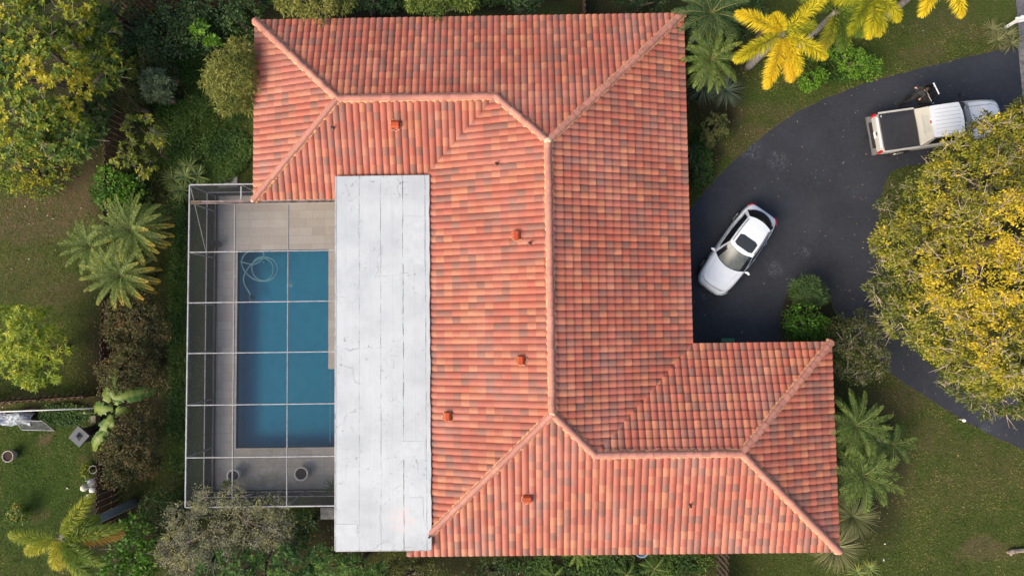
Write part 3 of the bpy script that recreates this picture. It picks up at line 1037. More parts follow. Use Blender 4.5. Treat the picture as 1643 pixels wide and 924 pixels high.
# screen cage
CZ = 2.68
cxl = (G(308, 297, CZ).x + G(294, 813, CZ).x) / 2
cy_t, cy_b = G(308, 297, CZ).y, G(300, 813.5, CZ).y
cxr = fx0 - .06
CAGE = thing('pool_enclosure', 'aluminium framed insect screen cage standing over the pool', 'screen enclosure', ((cxl + cxr) / 2, (cy_t + cy_b) / 2, 0))
def cage_part(name, bm, mat):
    return rel(bm_obj(name, bm, mat), CAGE)
beam_y = [G(303, 405, CZ).y, G(302, 486, CZ).y, G(300, 567, CZ).y, G(298, 650, CZ).y, G(296, 734, CZ).y]
rib_x = [G(375, 560, CZ).x, G(461.5, 560, CZ).x]
gut_y = G(420, 323, CZ).y
for yy in beam_y:
    bm = bmesh.new(); add_box(bm, ((cxl + cxr) / 2, yy, CZ), (cxr - cxl - .06, .036, .10)); cage_part('roof_beam', bm, M['alu'])
for k, xx in enumerate(rib_x):
    top = gut_y - .12 if k else gut_y - .12
    bm = bmesh.new(); add_box(bm, (xx, (cy_b + top) / 2, CZ - .005), (.04, top - cy_b - .06, .08)); cage_part('roof_rib', bm, M['greymetal'] if 'greymetal' in M else M['alu'])
for a, b, s in (((cxl, cy_b, CZ), (cxl, cy_t, CZ), .05), ((cxl, cy_t, CZ), (XL + 3.4, cy_t, CZ), .05), ((cxl + .034, cy_b, CZ), (cxr, cy_b, CZ), .05),
                ((cxr, cy_b + .04, CZ + .005), (cxr, gut_y - .12, CZ + .005), .06)):
    bm = bmesh.new(); add_bar(bm, a, b, s, .08); cage_part('top_rail', bm, M['alu'])
xs2 = G(387, 310, CZ).x
bm = bmesh.new(); add_box(bm, (xs2, (cy_t + gut_y) / 2, CZ - .004), (.05, cy_t - gut_y - .2, .08)); cage_part('roof_rib', bm, M['alu'])
ins_y = cy_t
posts = [(cxl, y) for y in [cy_b, cy_t] + beam_y + [gut_y]] + [(x, cy_b) for x in rib_x + [cxr]] + [(xs2, cy_t)]
for x, y in posts:
    bm = bmesh.new(); add_box(bm, (x, y, (CZ + DZ - .06) / 2), (.055, .055, CZ - DZ - .04)); cage_part('post', bm, M['greymetal'])
for z in (.95, .12):
    for a, b in (((cxl, cy_b, z), (cxl, cy_t, z)), ((cxl, cy_b + .001, z + .002), (cxr, cy_b + .001, z + .002)), ((cxl, cy_t, z + .002), (XL + 3.4, cy_t, z + .002))):
            bm = bmesh.new(); add_bar(bm, a, b, .04); cage_part('side_rail', bm, M['greymetal'])
for a, b in (((cxl, cy_b + .9, .12), (cxl, cy_b + .04, .95)), ((cxr - 1.0, cy_b, .12), (cxr - .06, cy_b, 1.3)), ((cxr - 2.3, cy_b, .12), (cxr - 1.5, cy_b, 1.0)),
             ((cxl, cy_t - .1, CZ - .1), (cxl, beam_y[0] + .1, .95))):
    bm = bmesh.new(); add_bar(bm, a, b, .028); cage_part('brace', bm, M['greymetal'])
def screen_mat(name, opacity, col=(0.035, 0.038, 0.042, 1)):
    m, nt, b = new_mat(name)
    nt.nodes.remove(b)
    tr = node(nt, 'ShaderNodeBsdfTransparent')
    df = node(nt, 'ShaderNodeBsdfDiffuse', Color=col)
    ms = nt.nodes.new('ShaderNodeMixShader')
    # the weave hides more of what lies behind when looked at along the sheet
    lw = node(nt, 'ShaderNodeLayerWeight', Blend=0.5)
    f = math_node(nt, 'ADD', opacity, math_node(nt, 'MULTIPLY', math_node(nt, 'POWER', lw.outputs['Facing'], 2.5), 0.62), True)
    f = math_node(nt, 'MULTIPLY', f, ramp(nt, noise(nt, 0.8, 4), [(.3, (.9, .9, .9)), (.7, (1, 1, 1))]))
    nt.links.new(f, ms.inputs[0])
    nt.links.new(tr.outputs[0], ms.inputs[1])
    nt.links.new(df.outputs[0], ms.inputs[2])
    nt.links.new(ms.outputs[0], nt.nodes['Material Output'].inputs['Surface'])
    return m
M['screen'] = screen_mat('insect_screen', 0.24)
M['roofscreen'] = screen_mat('roof_insect_screen', 0.20, (0.09, 0.095, 0.10, 1))  # paler copy of the screen, with lit haze put into its colour
M['petscreen'] = screen_mat('dark_pet_screen', 0.78)
def side(a, b):
    (xa, ya), (xb, yb) = a, b
    rel(mesh_obj('side_screen', [(xa, ya, .99), (xb, yb, .99), (xb, yb, CZ - .04), (xa, ya, CZ - .04)], [(0, 1, 2, 3)], M['screen']), CAGE)
    rel(mesh_obj('lower_screen', [(xa, ya, .1), (xb, yb, .1), (xb, yb, .91), (xa, ya, .91)], [(0, 1, 2, 3)], M['petscreen']), CAGE)
def screen(name, a, b, c, d):
    return rel(mesh_obj(name, [a, b, c, d], [(0, 1, 2, 3)], M['roofscreen']), CAGE)
ys = [cy_b] + sorted(beam_y) + [gut_y - .12]
xs = [cxl] + rib_x + [cxr]
for j in range(len(ys) - 1):
    for i in range(3):
        screen('roof_screen', (xs[i] + .035, ys[j] + .035, CZ + .035), (xs[i + 1] - .035, ys[j] + .035, CZ + .035),
               (xs[i + 1] - .035, ys[j + 1] - .035, CZ + .035), (xs[i] + .035, ys[j + 1] - .035, CZ + .035))
screen('roof_screen', (cxl + .03, gut_y + .1, CZ + .03), (xs2 - .03, gut_y + .1, CZ + .03), (xs2 - .03, cy_t - .03, CZ + .03), (cxl + .03, cy_t - .03, CZ + .03))
screen('roof_screen', (xs2 + .03, gut_y + .1, CZ + .03), (XL + .8, gut_y + .1, CZ + .03), (XL + .8, cy_t - .03, CZ + .03), (xs2 + .03, cy_t - .03, CZ + .03))
yy = [cy_b] + sorted(beam_y) + [gut_y, cy_t]
for j in range(len(yy) - 1):
    side((cxl, yy[j] + .03), (cxl, yy[j + 1] - .03))
xx = [cxl] + rib_x + [cxr]
for i in range(3):
    side((xx[i] + .03, cy_b), (xx[i + 1] - .03, cy_b))
side((cxl + .03, cy_t), (xs2 - .03, cy_t))
side((xs2 + .03, cy_t), (XL + 1.2, cy_t))
# dark kick plate below the screens, inside a low kerb
bm = bmesh.new()
for a, b in (((cxl + .09, cy_b, .1), (cxl + .09, cy_t, .1)), ((cxl + .1, cy_b + .09, .1), (cxr, cy_b + .09, .1))):
    add_bar(bm, a, b, .06, .12)
cage_part('kick_plate', bm, M['black'])
# the wide gutter the cage hangs from, running out past the roof corner
M['gutter'] = simple('weathered_bronze_gutter', (0.26, 0.20, 0.185), .55, var=.4, scale=4)
bm = bmesh.new()
gx0 = G(303, 325, ZE).x
gz = ZE - .03
for dy, w, h, dz in ((0, .15, .02, -.06), (-.07, .012, .09, -.02), (.07, .012, .09, -.02)):
    add_box(bm, ((gx0 + fx0) / 2, gut_y + dy - .02, gz + dz), (fx0 - gx0, w, h))
add_box(bm, ((gx0 + .25), gut_y - .02, gz - .035), (.5, .12, .018), mi=1)
rel(bm_obj('gutter', bm, [M['gutter'], M['rust'] if 'rust' in M else M['lead']]), CAGE)

# planter pots on the deck
def pot(name, px, py, r, h, rim, mat, label, z=DZ, hole=None, group=None, plant=False):
    g = G(px, py, z + h)
    t = thing(name, label, 'plant pot', (g.x, g.y, z), 0, group)
    bm = bmesh.new()
    add_lathe(bm, [(r * .72, 0), (r * .86, h * .3), (r * .98, h * .7), (r, h * .93), (r, h), (r - rim, h), (r - rim * 1.15, h * .86)], 32)
    bm_obj('pot', bm, mat, t, True)
    bm = bmesh.new()
    add_lathe(bm, [(r - rim * 1.1, h * .86), (r * .4, h * .88), (0, h * .87)], 24)
    bm_obj('soil', bm, M['soil'], t)
    return t
M['palepot'] = simple('pale_grey_pot', (.56, .56, .55), .6, var=.15)
M['darkpot'] = simple('dark_clay_pot', (.10, .09, .09), .6)
pot('plant_pot', 483, 760, .34, .42, .075, M['palepot'], 'pale grey pot with bare soil nearest the white flat roof')
tp = pot('plant_pot', 374, 763, .32, .5, .08, M['palepot'], 'pale grey pot with a small sprout near the screened corner')
pot('plant_pot', 345.5, 391, .19, .4, .02, M['darkpot'], 'small dark pot at the left screen wall beside the pool')
pot('plant_pot', 12, 732, .27, .42, .03, simple('cream_plastic_pot', (.48, .42, .36), .6), 'cream pot of brown soil alone on the left lawn', 0.0)

# pale slabs outside the two cage doors
for px, py, sx, sy in ((365, 292, .98, .55), (527, 823, .75, .55)):
    g = G(px, py, .05)
    bm = bmesh.new(); add_box(bm, (g.x, g.y, .03), (sx, sy, .09))
    structure(bm_obj('door_slab', bm, M['concrete'], None, False, .012))

# ------------------------------------------------------------------ vehicles
def paint(name, col, rough=0.28, metal=0.0):
    m, nt, b = new_mat(name)
    c = ramp(nt, noise(nt, 3.0, 5, .6), [(0.3, tuple(x * .93 for x in col)), (0.7, col)])
    nt.links.new(c, b.inputs['Base Color'])
    b.inputs['Roughness'].default_value = rough
    b.inputs['Metallic'].default_value = metal
    b.inputs['Coat Weight'].default_value = 0.6
    b.inputs['Coat Roughness'].default_value = 0.06
    return m
M['whitecar'] = paint('white_car_paint', (0.78, 0.82, 0.87), .35)
M['silvertruck'] = paint('pale_silver_paint', (0.52, 0.50, 0.46), .4, .0)
M['truckskylit'] = paint('truck_paint_with_sky_sheen', (0.80, 0.83, 0.86), .35)  # bonnet and cab roof: sky reflection painted as a whiter body colour
M['carglass'] = simple('tinted_glass', (0.010, 0.012, 0.014), 0.12, var=.05, spec=.6)
M['windscreen'] = simple('clear_windscreen', (0.075, 0.09, 0.088), 0.35, var=.4, scale=2.5, spec=.6)
M['chrome'] = simple('chrome_trim', (0.65, 0.65, 0.66), .2, .9, var=.05)
M['redlens'] = simple('red_lens', (0.50, 0.012, 0.015), .25, var=.1)
M['clearlens'] = simple('clear_lens', (0.40, 0.43, 0.45), .12, var=.1, spec=.7)
M['tonneau'] = simple('black_vinyl_cover', (0.026, 0.027, 0.032), .65, var=.15, scale=3)
M['greybumper'] = simple('grey_bumper', (0.17, 0.17, 0.17), .45, var=.15)
M['rim'] = simple('alloy_rim', (0.5, 0.5, 0.5), .3, .6)
M['darktrim'] = simple('dark_trim', (0.03, 0.03, 0.032), .5)

def loft(name, rings, mat, parent, level=2, crease_rows=(), cap=True):
    """closed-ended skin over mirrored half rings; a ring is a list of (x, y>=0, z) from the sill to the centre line"""
    bm = bmesh.new()
    rows = []
    for ring in rings:
        left = [bm.verts.new((x, y, z)) for x, y, z in ring]
        right = [bm.verts.new((x, -y, z)) for x, y, z in ring[:-1]][::-1]
        rows.append(left + right)
    for a, b in zip(rows[:-1], rows[1:]):
        for k in range(len(a) - 1):
            bm.faces.new((a[k], a[k + 1], b[k + 1], b[k]))
        bm.faces.new((a[-1], a[0], b[0], b[-1]))
    if cap:
        bm.faces.new(rows[0][::-1])
        bm.faces.new(rows[-1])
    bmesh.ops.recalc_face_normals(bm, faces=bm.faces[:])
    o = bm_obj(name, bm, mat, parent, True)
    if level:
        s = o.modifiers.new('subdivision', 'SUBSURF')
        s.levels = s.render_levels = level
    return o

def strip_panel(name, la, lb, mat, parent, t0=0.0, t1=1.0, lift=0.0, bulge=0.0, rows=4, solid=0.0):
    """surface between two polylines of equal length, from fraction t0 to t1"""
    V, F = [], []
    n = len(la)
    for r in range(rows + 1):
        t = t0 + (t1 - t0) * r / rows
        for p, q in zip(la, lb):
            p, q = Vector(p), Vector(q)
            v = p.lerp(q, t)
            v.z += bulge * 4 * t * (1 - t)
            V.append(v)
    for r in range(rows):
        for k in range(n - 1):
            F.append((r * n + k, r * n + k + 1, (r + 1) * n + k + 1, (r + 1) * n + k))
    bm = bmesh.new()
    vs = [bm.verts.new(v) for v in V]
    for f in F:
        bm.faces.new([vs[i] for i in f])
    bm.normal_update()
    if lift:
        nn = sum((f.normal for f in bm.faces), Vector())
        up = 1 if nn.z > 0 else -1
        for v in bm.verts:
            v.co += v.normal * lift * up
    o = bm_obj(name, bm, mat, parent, True)
    if solid:
        m = o.modifiers.new('thickness', 'SOLIDIFY')
        m.thickness = solid
        m.offset = 0
    return o

def wheel(parent, x, y, r, w):
    bm = bmesh.new()
    prof = [(r * .62, -w / 2), (r * .92, -w / 2), (r, -w * .36), (r, w * .36), (r * .92, w / 2), (r * .62, w / 2)]
    add_lathe(bm, prof, 28)
    rot = Matrix.Rotation(math.pi / 2, 4, 'X')
    bm.transform(Matrix.Translation((x, y, r)) @ rot)
    wh = bm_obj('wheel', bm, M['rubber'], parent, True)
    bm = bmesh.new()
    add_lathe(bm, [(r * .64, -w * .4), (r * .64, w * .4), (r * .55, w * .46), (r * .2, w * .36), (0, w * .4)], 24)
    for k in range(5):
        a = 2 * math.pi * k / 5
        add_bar(bm, (math.cos(a) * r * .12, math.sin(a) * r * .12, w * .44), (math.cos(a) * r * .6, math.sin(a) * r * .6, w * .46), r * .16, .03)
    bm.transform(Matrix.Translation((x, y, r)) @ Matrix.Rotation(-math.pi / 2 if y > 0 else math.pi / 2, 4, 'X'))
    bm_obj('rim', bm, M['rim'], wh)
    return wh

def interp_ring(table, x):
    """table: list of (x, [values]) -> values at x, smooth"""
    for (xa, va), (xb, vb) in zip(table[:-1], table[1:]):
        if xa <= x <= xb:
            t = (x - xa) / (xb - xa)
            return [p + (q - p) * t for p, q in zip(va, vb)]
    return table[-1][1]

# --- white crossover: local +x is the nose
def make_crossover():
    front, rear = G(1138, 464, .75), G(1228, 338, .85)
    d = Vector((front.x - rear.x, front.y - rear.y, 0))
    L = d.length
    c = (front + rear) / 2
    t = thing('parked_car', 'white crossover car with dark glass sunroof parked beside the house', 'car', (c.x, c.y, 0.012), math.atan2(d.y, d.x))
    h = L / 2
    W = 0.90
    # x fraction from the tail, half width, belt height, centre height
    st = [(-h, .60, .78, .80), (-h + .10, .74, .88, .92), (-h + .45, .86, .98, 1.02), (-h * .5, W, .99, 1.0), (0, W, .97, .98), (h * .30, W - .005, .95, .99), (h * .45, W - .015, .92, 1.01),
          (h * .70, W - .05, .86, .95), (h - .28, .76, .78, .86), (h - .08, .62, .66, .72), (h, .46, .58, .60)]
    rings = []
    for x, w, zs, zc in st:
        rings.append([(x, w * .90, .24), (x, w * .985, .36), (x, w, .58), (x, w * .985, zs - .14), (x, w * .93, zs - .02), (x, w * .80, zs + (zc - zs) * .55), (x, w * .45, zc), (x, 0, zc + .012)])
    loft('body', rings, M['whitecar'], t, 2)
    bm = bmesh.new()
    poly_prism(bm, [(-h + .1, -.62), (h - .15, -.55), (h - .15, .55), (-h + .1, .62)], .16, .30)
    bm_obj('underbody', bm, M['darktrim'], t)
    # greenhouse lines: windscreen base and top, rear glass top and base
    def arc(x, w, z, bow, n=9, zb=0.02):
        return [(x - bow * (1 - (1 - (2 * k / (n - 1) - 1) ** 2)) , w * (2 * k / (n - 1) - 1), z + zb * (1 - (2 * k / (n - 1) - 1) ** 2)) for k in range(n)]
    ws0 = arc(h * .45, .80, .985, .30)
    ws1 = arc(h * .11, .615, 1.53, .16)
    rr1 = arc(-h * .66, .57, 1.53, -.10)
    rr0 = arc(-h + .20, .74, 1.00, -.30)
    # roof skin with crown
    roofl = []
    N = 9
    V, F = [], []
    rows = 12
    for r in range(rows + 1):
        s = r / rows
        for k in range(N):
            a, b = Vector(ws1[k]), Vector(rr1[k])
            p = a.lerp(b, s)
            q = 2 * k / (N - 1) - 1
            p.y *= 1 + .05 * math.sin(math.pi * s)
            p.z += .075 * math.sin(math.pi * (s * .9 + .05)) + .03 * (1 - q * q)
            V.append(p)
    for r in range(rows):
        for k in range(N - 1):
            F.append((r * N + k, (r + 1) * N + k, (r + 1) * N + k + 1, r * N + k + 1))
    roofo = mesh_obj('roof', V, F, M['whitecar'], t, True)
    edgeL = [V[r * N] for r in range(rows + 1)]
    edgeR = [V[r * N + N - 1] for r in range(rows + 1)]
    # join the roof front and rear with body coloured lips, then the glass
    front_top = [V[k] for k in range(N)]
    rear_top = [V[rows * N + k] for k in range(N)]
    strip_panel('windscreen', ws0[1:-1], front_top[1:-1], M['windscreen'], t, .05, .985, .0, .035)
    strip_panel('windscreen_surround', ws0, front_top, M['carglass'], t, 0, 1, -.014, .035)
    strip_panel('rear_glass', rr0[1:-1], rear_top[1:-1], M['carglass'], t, .0, 1.0, .0, .05)
    strip_panel('rear_surround', rr0, rear_top, M['carglass'], t, 0, 1, -.014, .05)
    for sgn, edge in ((-1, edgeL), (1, edgeR)):
        k = 0 if sgn < 0 else N - 1
        base = []
        for r in range(rows + 1):
            s = r / rows
            x = ws0[k][0] + (rr0[k][0] - ws0[k][0]) * s
            base.append((x, sgn * (.80 + .07 * math.sin(math.pi * min(1, s * 1.25)) ** .6 - .05 * s), .985 + .02 * s))
        strip_panel('side_frame', base, edge, M['whitecar'], t, 0, 1, -.004, .0)
        for a, b in ((1, 5), (5, 8), (8, 11)):
            strip_panel('side_window', base[a:b + 1], edge[a:b + 1], M['carglass'], t, .10, .86, .006 * 1, .0)
        bm = bmesh.new()
        add_tube(bm, [Vector(p) + Vector((0, sgn * .012, .005)) for p in base[1:12]], .012, 6)
        bm_obj('chrome_strip', bm, M['chrome'], t)
        bm = bmesh.new()
        add_tube(bm, [Vector(p) + Vector((0, -sgn * .04, .045)) for p in edge[1:12]], .016, 6)
        bm_obj('roof_rail', bm, M['darktrim'], t)
        # mirror: shell on a short arm
        bm = bmesh.new()
        bmesh.ops.create_uvsphere(bm, u_segments=14, v_segments=8, radius=.1, matrix=Matrix.Translation((h * .30, sgn * .985, 1.03)) @ Matrix.Rotation(sgn * -.25, 4, 'Z') @ Matrix.Diagonal((.62, 1.15, .75, 1)))
        add_bar(bm, (h * .31, sgn * .84, .98), (h * .31, sgn * .93, 1.01), .07, .04)
        bm_obj('mirror', bm, M['whitecar'], t, True)
        for hx in (.02, -.40):
            bm = bmesh.new()
            add_tube(bm, [(h * hx + .0, sgn * .895, .80), (h * hx - .05, sgn * .935, .81), (h * hx - .15, sgn * .935, .81), (h * hx - .2, sgn * .895, .80)], .018, 6)
            bm_obj('door_handle', bm, M['chrome'], t)
        # headlight, swept back along the nose corner
        bm = bmesh.new()
        add_tube(bm, [(h - .03, sgn * .45, .615), (h - .10, sgn * .60, .68), (h - .24, sgn * .715, .765), (h - .40, sgn * .79, .79)], [.022, .03, .03, .012], 8)
        bm_obj('headlight', bm, M['clearlens'], t, True)
        bm = bmesh.new()
        add_tube(bm, [(-h + .02, sgn * .52, .84), (-h + .10, sgn * .70, .86), (-h + .32, sgn * .83, .87)], [.018, .02, .012], 8)
        bm_obj('tail_light', bm, M['redlens'], t, True)
        for wx in (h * .60, -h * .60):
            wheel(t, wx, sgn * .80, .36, .24)
            bm = bmesh.new()
            add_lathe(bm, [(.30, 0), (.42, 0), (.42, .012), (.30, .012)], 24)
            bm.transform(Matrix.Translation((wx, sgn * .875, .37)) @ Matrix.Rotation(-math.pi / 2 * sgn, 4, 'X'))
            bm_obj('wheel_arch', bm, M['darktrim'], t)
        # bonnet crease
        bm = bmesh.new()
        add_tube(bm, [(h * .44, sgn * .60, 1.0), (h * .7, sgn * .52, .948), (h - .22, sgn * .36, .865)], [.006, .011, .008], 6)
        bm_obj('bonnet_crease', bm, M['whitecar'], t, True)
    # bonnet shut line across the nose and grille
    bm = bmesh.new()
    add_tube(bm, [(h - .40, .66, .80), (h - .22, .45, .845), (h - .17, 0, .862), (h - .22, -.45, .845), (h - .40, -.66, .80)], .010, 6)
    bm_obj('bonnet_gap', bm, M['darktrim'], t)
    bm = bmesh.new()
    add_box(bm, (h - .045, 0, .50), (.07, .62, .17))
    bm_obj('grille', bm, M['darktrim'], t, False, .015)
    # sunroof lying in the roof skin
    bm = bmesh.new()
    gx = 9
    vs = []
    for i in range(gx):
        for j in range(7):
            u, v = i / (gx - 1), j / 6
            x = h * .02 - u * .58
            y = (v - .5) * .94
            s = (ws1[4][0] - x) / (ws1[4][0] - rr1[4][0])
            q = y / .6
            z = 1.55 + .075 * math.sin(math.pi * (s * .9 + .05)) + .03 * (1 - q * q) + .022 - .014
            vs.append(bm.verts.new((x, y, z)))
    for i in range(gx - 1):
        for j in range(6):
            if (i in (0, gx - 2)) and (j in (0, 5)):
                a, b, cc, dd = vs[i * 7 + j], vs[i * 7 + j + 1], vs[(i + 1) * 7 + j + 1], vs[(i + 1) * 7 + j]
                tri = {(0, 0): (b, cc, dd), (0, 5): (a, cc, dd), (gx - 2, 0): (a, b, cc), (gx - 2, 5): (a, b, dd)}[(i, j)]
                bm.faces.new(tri)
            else:
                bm.faces.new((vs[i * 7 + j], vs[i * 7 + j + 1], vs[(i + 1) * 7 + j + 1], vs[(i + 1) * 7 + j]))
    o = bm_obj('sunroof', bm, M['sunglass'], t, True)
    for sgn in (-1, 1):
        bm = bmesh.new()
        add_bar(bm, (h * .425, sgn * .08 + .1, 1.015), (h * .36, sgn * .5 + .1, 1.08), .016)
        bm_obj('wiper', bm, M['black'], t)
    bm = bmesh.new()
    add_box(bm, (h * .11, 0, 1.47), (.05, .16, .035))
    bm_obj('rear_view_mirror', bm, M['darktrim'], t)
    return t
M['sunglass'] = simple('sunroof_glass', (0.035, 0.038, 0.045), .12, var=.1)
make_crossover()

# --- pick-up truck: local +x is the nose
def make_truck():
    rear = G(1400, 217, .75)
    nose = G(1607, 186, .95)
    d = Vector((nose.x - rear.x, nose.y - rear.y, 0))
    L = d.length
    c = (nose + rear) / 2
    ang = math.atan2(d.y, d.x)
    t = thing('pickup_truck', 'pale silver pickup truck with black bed cover and open driver door', 'truck', (c.x, c.y, 0.012), ang)
    h = L / 2
    W = .98
    cabx0, cabx1 = -h + 1.99, -h + 4.10        # cab floor line
    # lower body
    st = [(-h + .10, .90, .98), (-h + .2, .95, 1.00), (-h + 1.2, W, 1.01), (-h + 2.3, W, 1.01), (-h + 3.3, W, 1.01), (-h + 4.2, W, 1.02), (h - 1.0, .95, 1.03), (h - .35, .86, 1.0), (h - .08, .72, .93), (h, .55, .85)]
    rings = []
    for x, w, z in st:
        front = x > cabx1 + .2
        rings.append([(x, w * .93, .38), (x, w * .99, .50), (x, w, .72), (x, w * .985, z - .12), (x, w * .955, z - .01), (x, w * .86, z + (.03 if front else .005)), (x, w * .4, z + (.075 if front else .005)), (x, 0, z + (.085 if front else .005))])
    loft('body', rings, M['truckbody'], t, 2)
    bm = bmesh.new()
    add_box(bm, (0, 0, .38), (L - .5, 1.3, .2)); bm_obj('chassis', bm, M['darktrim'], t)
    # bonnet skin: whiter copy of the body paint, sky reflection put into colour
    bm = bmesh.new()
    rows_ = []
    for q in range(9):
        x = cabx1 + .40 + (h - .12 - cabx1 - .40) * q / 8
        w = .80 - .16 * (q / 8) ** 3
        rows_.append([bm.verts.new((x - .10 * (2 * k / 8 - 1) ** 2 * (q / 8), w * (2 * k / 8 - 1), 1.112 - .01 * q / 8 - .12 * max(0, q / 8 - .6) - .035 * (2 * k / 8 - 1) ** 2)) for k in range(9)])
    for a, b in zip(rows_[:-1], rows_[1:]):
        for k in range(8):
            bm.faces.new((a[k], b[k], b[k + 1], a[k + 1]))
    bm_obj('bonnet', bm, M['truckskylit'], t, True)
    # bed cover: stretched vinyl with rolled edges over the box rails
    bx0, bx1 = -h + .28, cabx0 - .03
    bm = bmesh.new()
    nx, ny = 14, 12
    vs = []
    for i in range(nx + 1):
        for j in range(ny + 1):
            u, v = i / nx, j / ny
            x = bx0 + (bx1 - bx0) * u
            y = (v - .5) * 2 * .88
            sag = .012 * math.sin(math.pi * u * 4) ** 2 * math.sin(math.pi * v)
            z = 1.05 + .018 * math.sin(math.pi * v) - sag - (.025 if j in (0, ny) or i in (0, nx) else 0)
            vs.append(bm.verts.new((x, y, z)))
    for i in range(nx):
        for j in range(ny):
            bm.faces.new((vs[i * (ny + 1) + j], vs[(i + 1) * (ny + 1) + j], vs[(i + 1) * (ny + 1) + j + 1], vs[i * (ny + 1) + j + 1]))
    cov = bm_obj('bed_cover', bm, M['tonneau'], t, True)
    bm = bmesh.new()
    add_box(bm, (bx0 + .09, .76, 1.052), (.035, .09, .006)); bm_obj('cover_tag', bm, M['white'], cov)
    for sgn in (-1, 1):
        bm = bmesh.new()
        add_box(bm, ((bx0 + bx1) / 2, sgn * .93, 1.025), (bx1 - bx0, .085, .05))
        bm_obj('bed_rail', bm, M['truckbody'], t, False, .012)
    # tailgate, bumper, plate, lights
    bm = bmesh.new(); add_box(bm, (-h + .155, 0, .83), (.07, 1.55, .46)); tg = bm_obj('tailgate', bm, M['truckbody'], t, False, .02)
    bm = bmesh.new(); add_box(bm, (-h + .15, 0, 1.065), (.12, 1.5, .03)); bm_obj('tailgate_lip', bm, M['white'], tg, False, .01)
    bm = bmesh.new(); add_box(bm, (-h + .11, 0, .90), (.03, .17, .06)); bm_obj('handle', bm, M['black'], tg)
    bm = bmesh.new(); add_box(bm, (-h + .045, 0, .55), (.19, 1.86, .20)); bp = bm_obj('rear_bumper', bm, M['greybumper'], t, False, .03)
    bm = bmesh.new(); add_box(bm, (-h + .03, 0, .655), (.16, 1.25, .012)); bm_obj('step_pad', bm, M['black'], bp)
    bm = bmesh.new(); add_box(bm, (-h + .09, -.02, .76), (.02, .31, .16)); bm_obj('number_plate', bm, M['white'], t)
    bm = bmesh.new(); add_box(bm, (-h - .09, 0, .45), (.14, .09, .07)); add_lathe(bm, [(0, .1), (.03, .09), (.03, 0)], 10, (-h - .14, 0, .48)); bm_obj('tow_hitch', bm, M['black'], t)
    for sgn in (-1, 1):
        bm = bmesh.new(); add_box(bm, (-h + .15, sgn * .885, .84), (.10, .12, .32)); bm_obj('tail_light', bm, M['redlens'], t, False, .03)
        for wx in (-h + 1.25, h - 1.05):
            wheel(t, wx, sgn * .87, .39, .26)
            bm = bmesh.new()
            add_lathe(bm, [(.40, 0), (.50, 0), (.50, .02), (.40, .02)], 24)
            bm.transform(Matrix.Translation((wx, sgn * (W - .005), .42)) @ Matrix.Rotation(-math.pi / 2 * sgn, 4, 'X'))
            bm_obj('wheel_arch', bm, M['darktrim'], t)
        bm = bmesh.new(); add_tube(bm, [(h - .05, sgn * .55, .83), (h - .13, sgn * .72, .85), (h - .3, sgn * .83, .86)], [.03, .04, .03], 8)
        bm_obj('headlight', bm, M['clearlens'], t, True)
    bm = bmesh.new(); add_box(bm, (h - .02, 0, .52), (.14, 1.5, .2)); bm_obj('front_bumper', bm, M['greybumper'], t, False, .04)
    bm = bmesh.new(); add_box(bm, (h + .005, 0, .75), (.07, .9, .2)); bm_obj('grille', bm, M['darktrim'], t, False, .02)
    bm = bmesh.new()
    for sgn in (-1, 1):
        add_tube(bm, [(cabx1 + .35, sgn * .62, 1.105), (h - .5, sgn * .6, 1.07), (h - .15, sgn * .5, 1.0)], .012, 6)
    add_tube(bm, [(h - .42, .8, 1.01), (h - .2, .4, 1.055), (h - .17, 0, 1.06), (h - .2, -.4, 1.055), (h - .42, -.8, 1.01)], .008, 6)
    bm_obj('bonnet_line', bm, M['greybumper'], t)
    # cab
    zr = 1.80
    def line(x, w, z, bow=0.0, n=9, zb=.012):
        return [(x - bow * (2 * k / (n - 1) - 1) ** 2, w * (2 * k / (n - 1) - 1), z + zb * (1 - (2 * k / (n - 1) - 1) ** 2)) for k in range(n)]
    b0 = line(cabx0 + .02, .88, 1.02, .0)          # rear wall foot
    b1 = line(cabx0 + .20, .74, zr - .01, .0)      # rear wall top
    f1 = line(cabx1 - .42, .74, zr - .02, .10)
    f0 = line(cabx1 + .46, .86, 1.07, .22)
    V, F = [], []
    rows, N = 10, 9
    for r in range(rows + 1):
        s = r / rows
        for k in range(N):
            p = Vector(b1[k]).lerp(Vector(f1[k]), s)
            q = 2 * k / (N - 1) - 1
            p.z += .05 * math.sin(math.pi * (.08 + .84 * s)) + .02 * (1 - q * q)
            V.append(p)
    for r in range(rows):
        for k in range(N - 1):
            F.append((r * N + k, r * N + k + 1, (r + 1) * N + k + 1, (r + 1) * N + k))
    cab = mesh_obj('cab', V, F, M['truckskylit'], t, True)
    rt, ft = V[:N], V[rows * N:]
    rear_wall = strip_panel('cab_rear_wall', b0, rt, M['truckcream'], t, 0, 1, 0, 0)
    strip_panel('rear_window', b0[2:-2], rt[2:-2], M['rearpane'], rear_wall, .34, .86, .006, 0)
    bm = bmesh.new()
    for k in range(10):
        y = -.50 + k * .11
        pz = .46
        p = Vector(b0[4]).lerp(Vector(rt[4]), pz)
        add_box(bm, (p.x - .014, y, p.z), (.008, .045, .02))
    bm_obj('window_lettering', bm, M['greybumper'], rear_wall)
    strip_panel('windscreen', f0[1:-1], ft[1:-1], M['carglass'], t, .06, .97, .006, .04)
    strip_panel('windscreen_frame', f0, ft, M['darktrim'], t, 0, 1, -.006, .04)
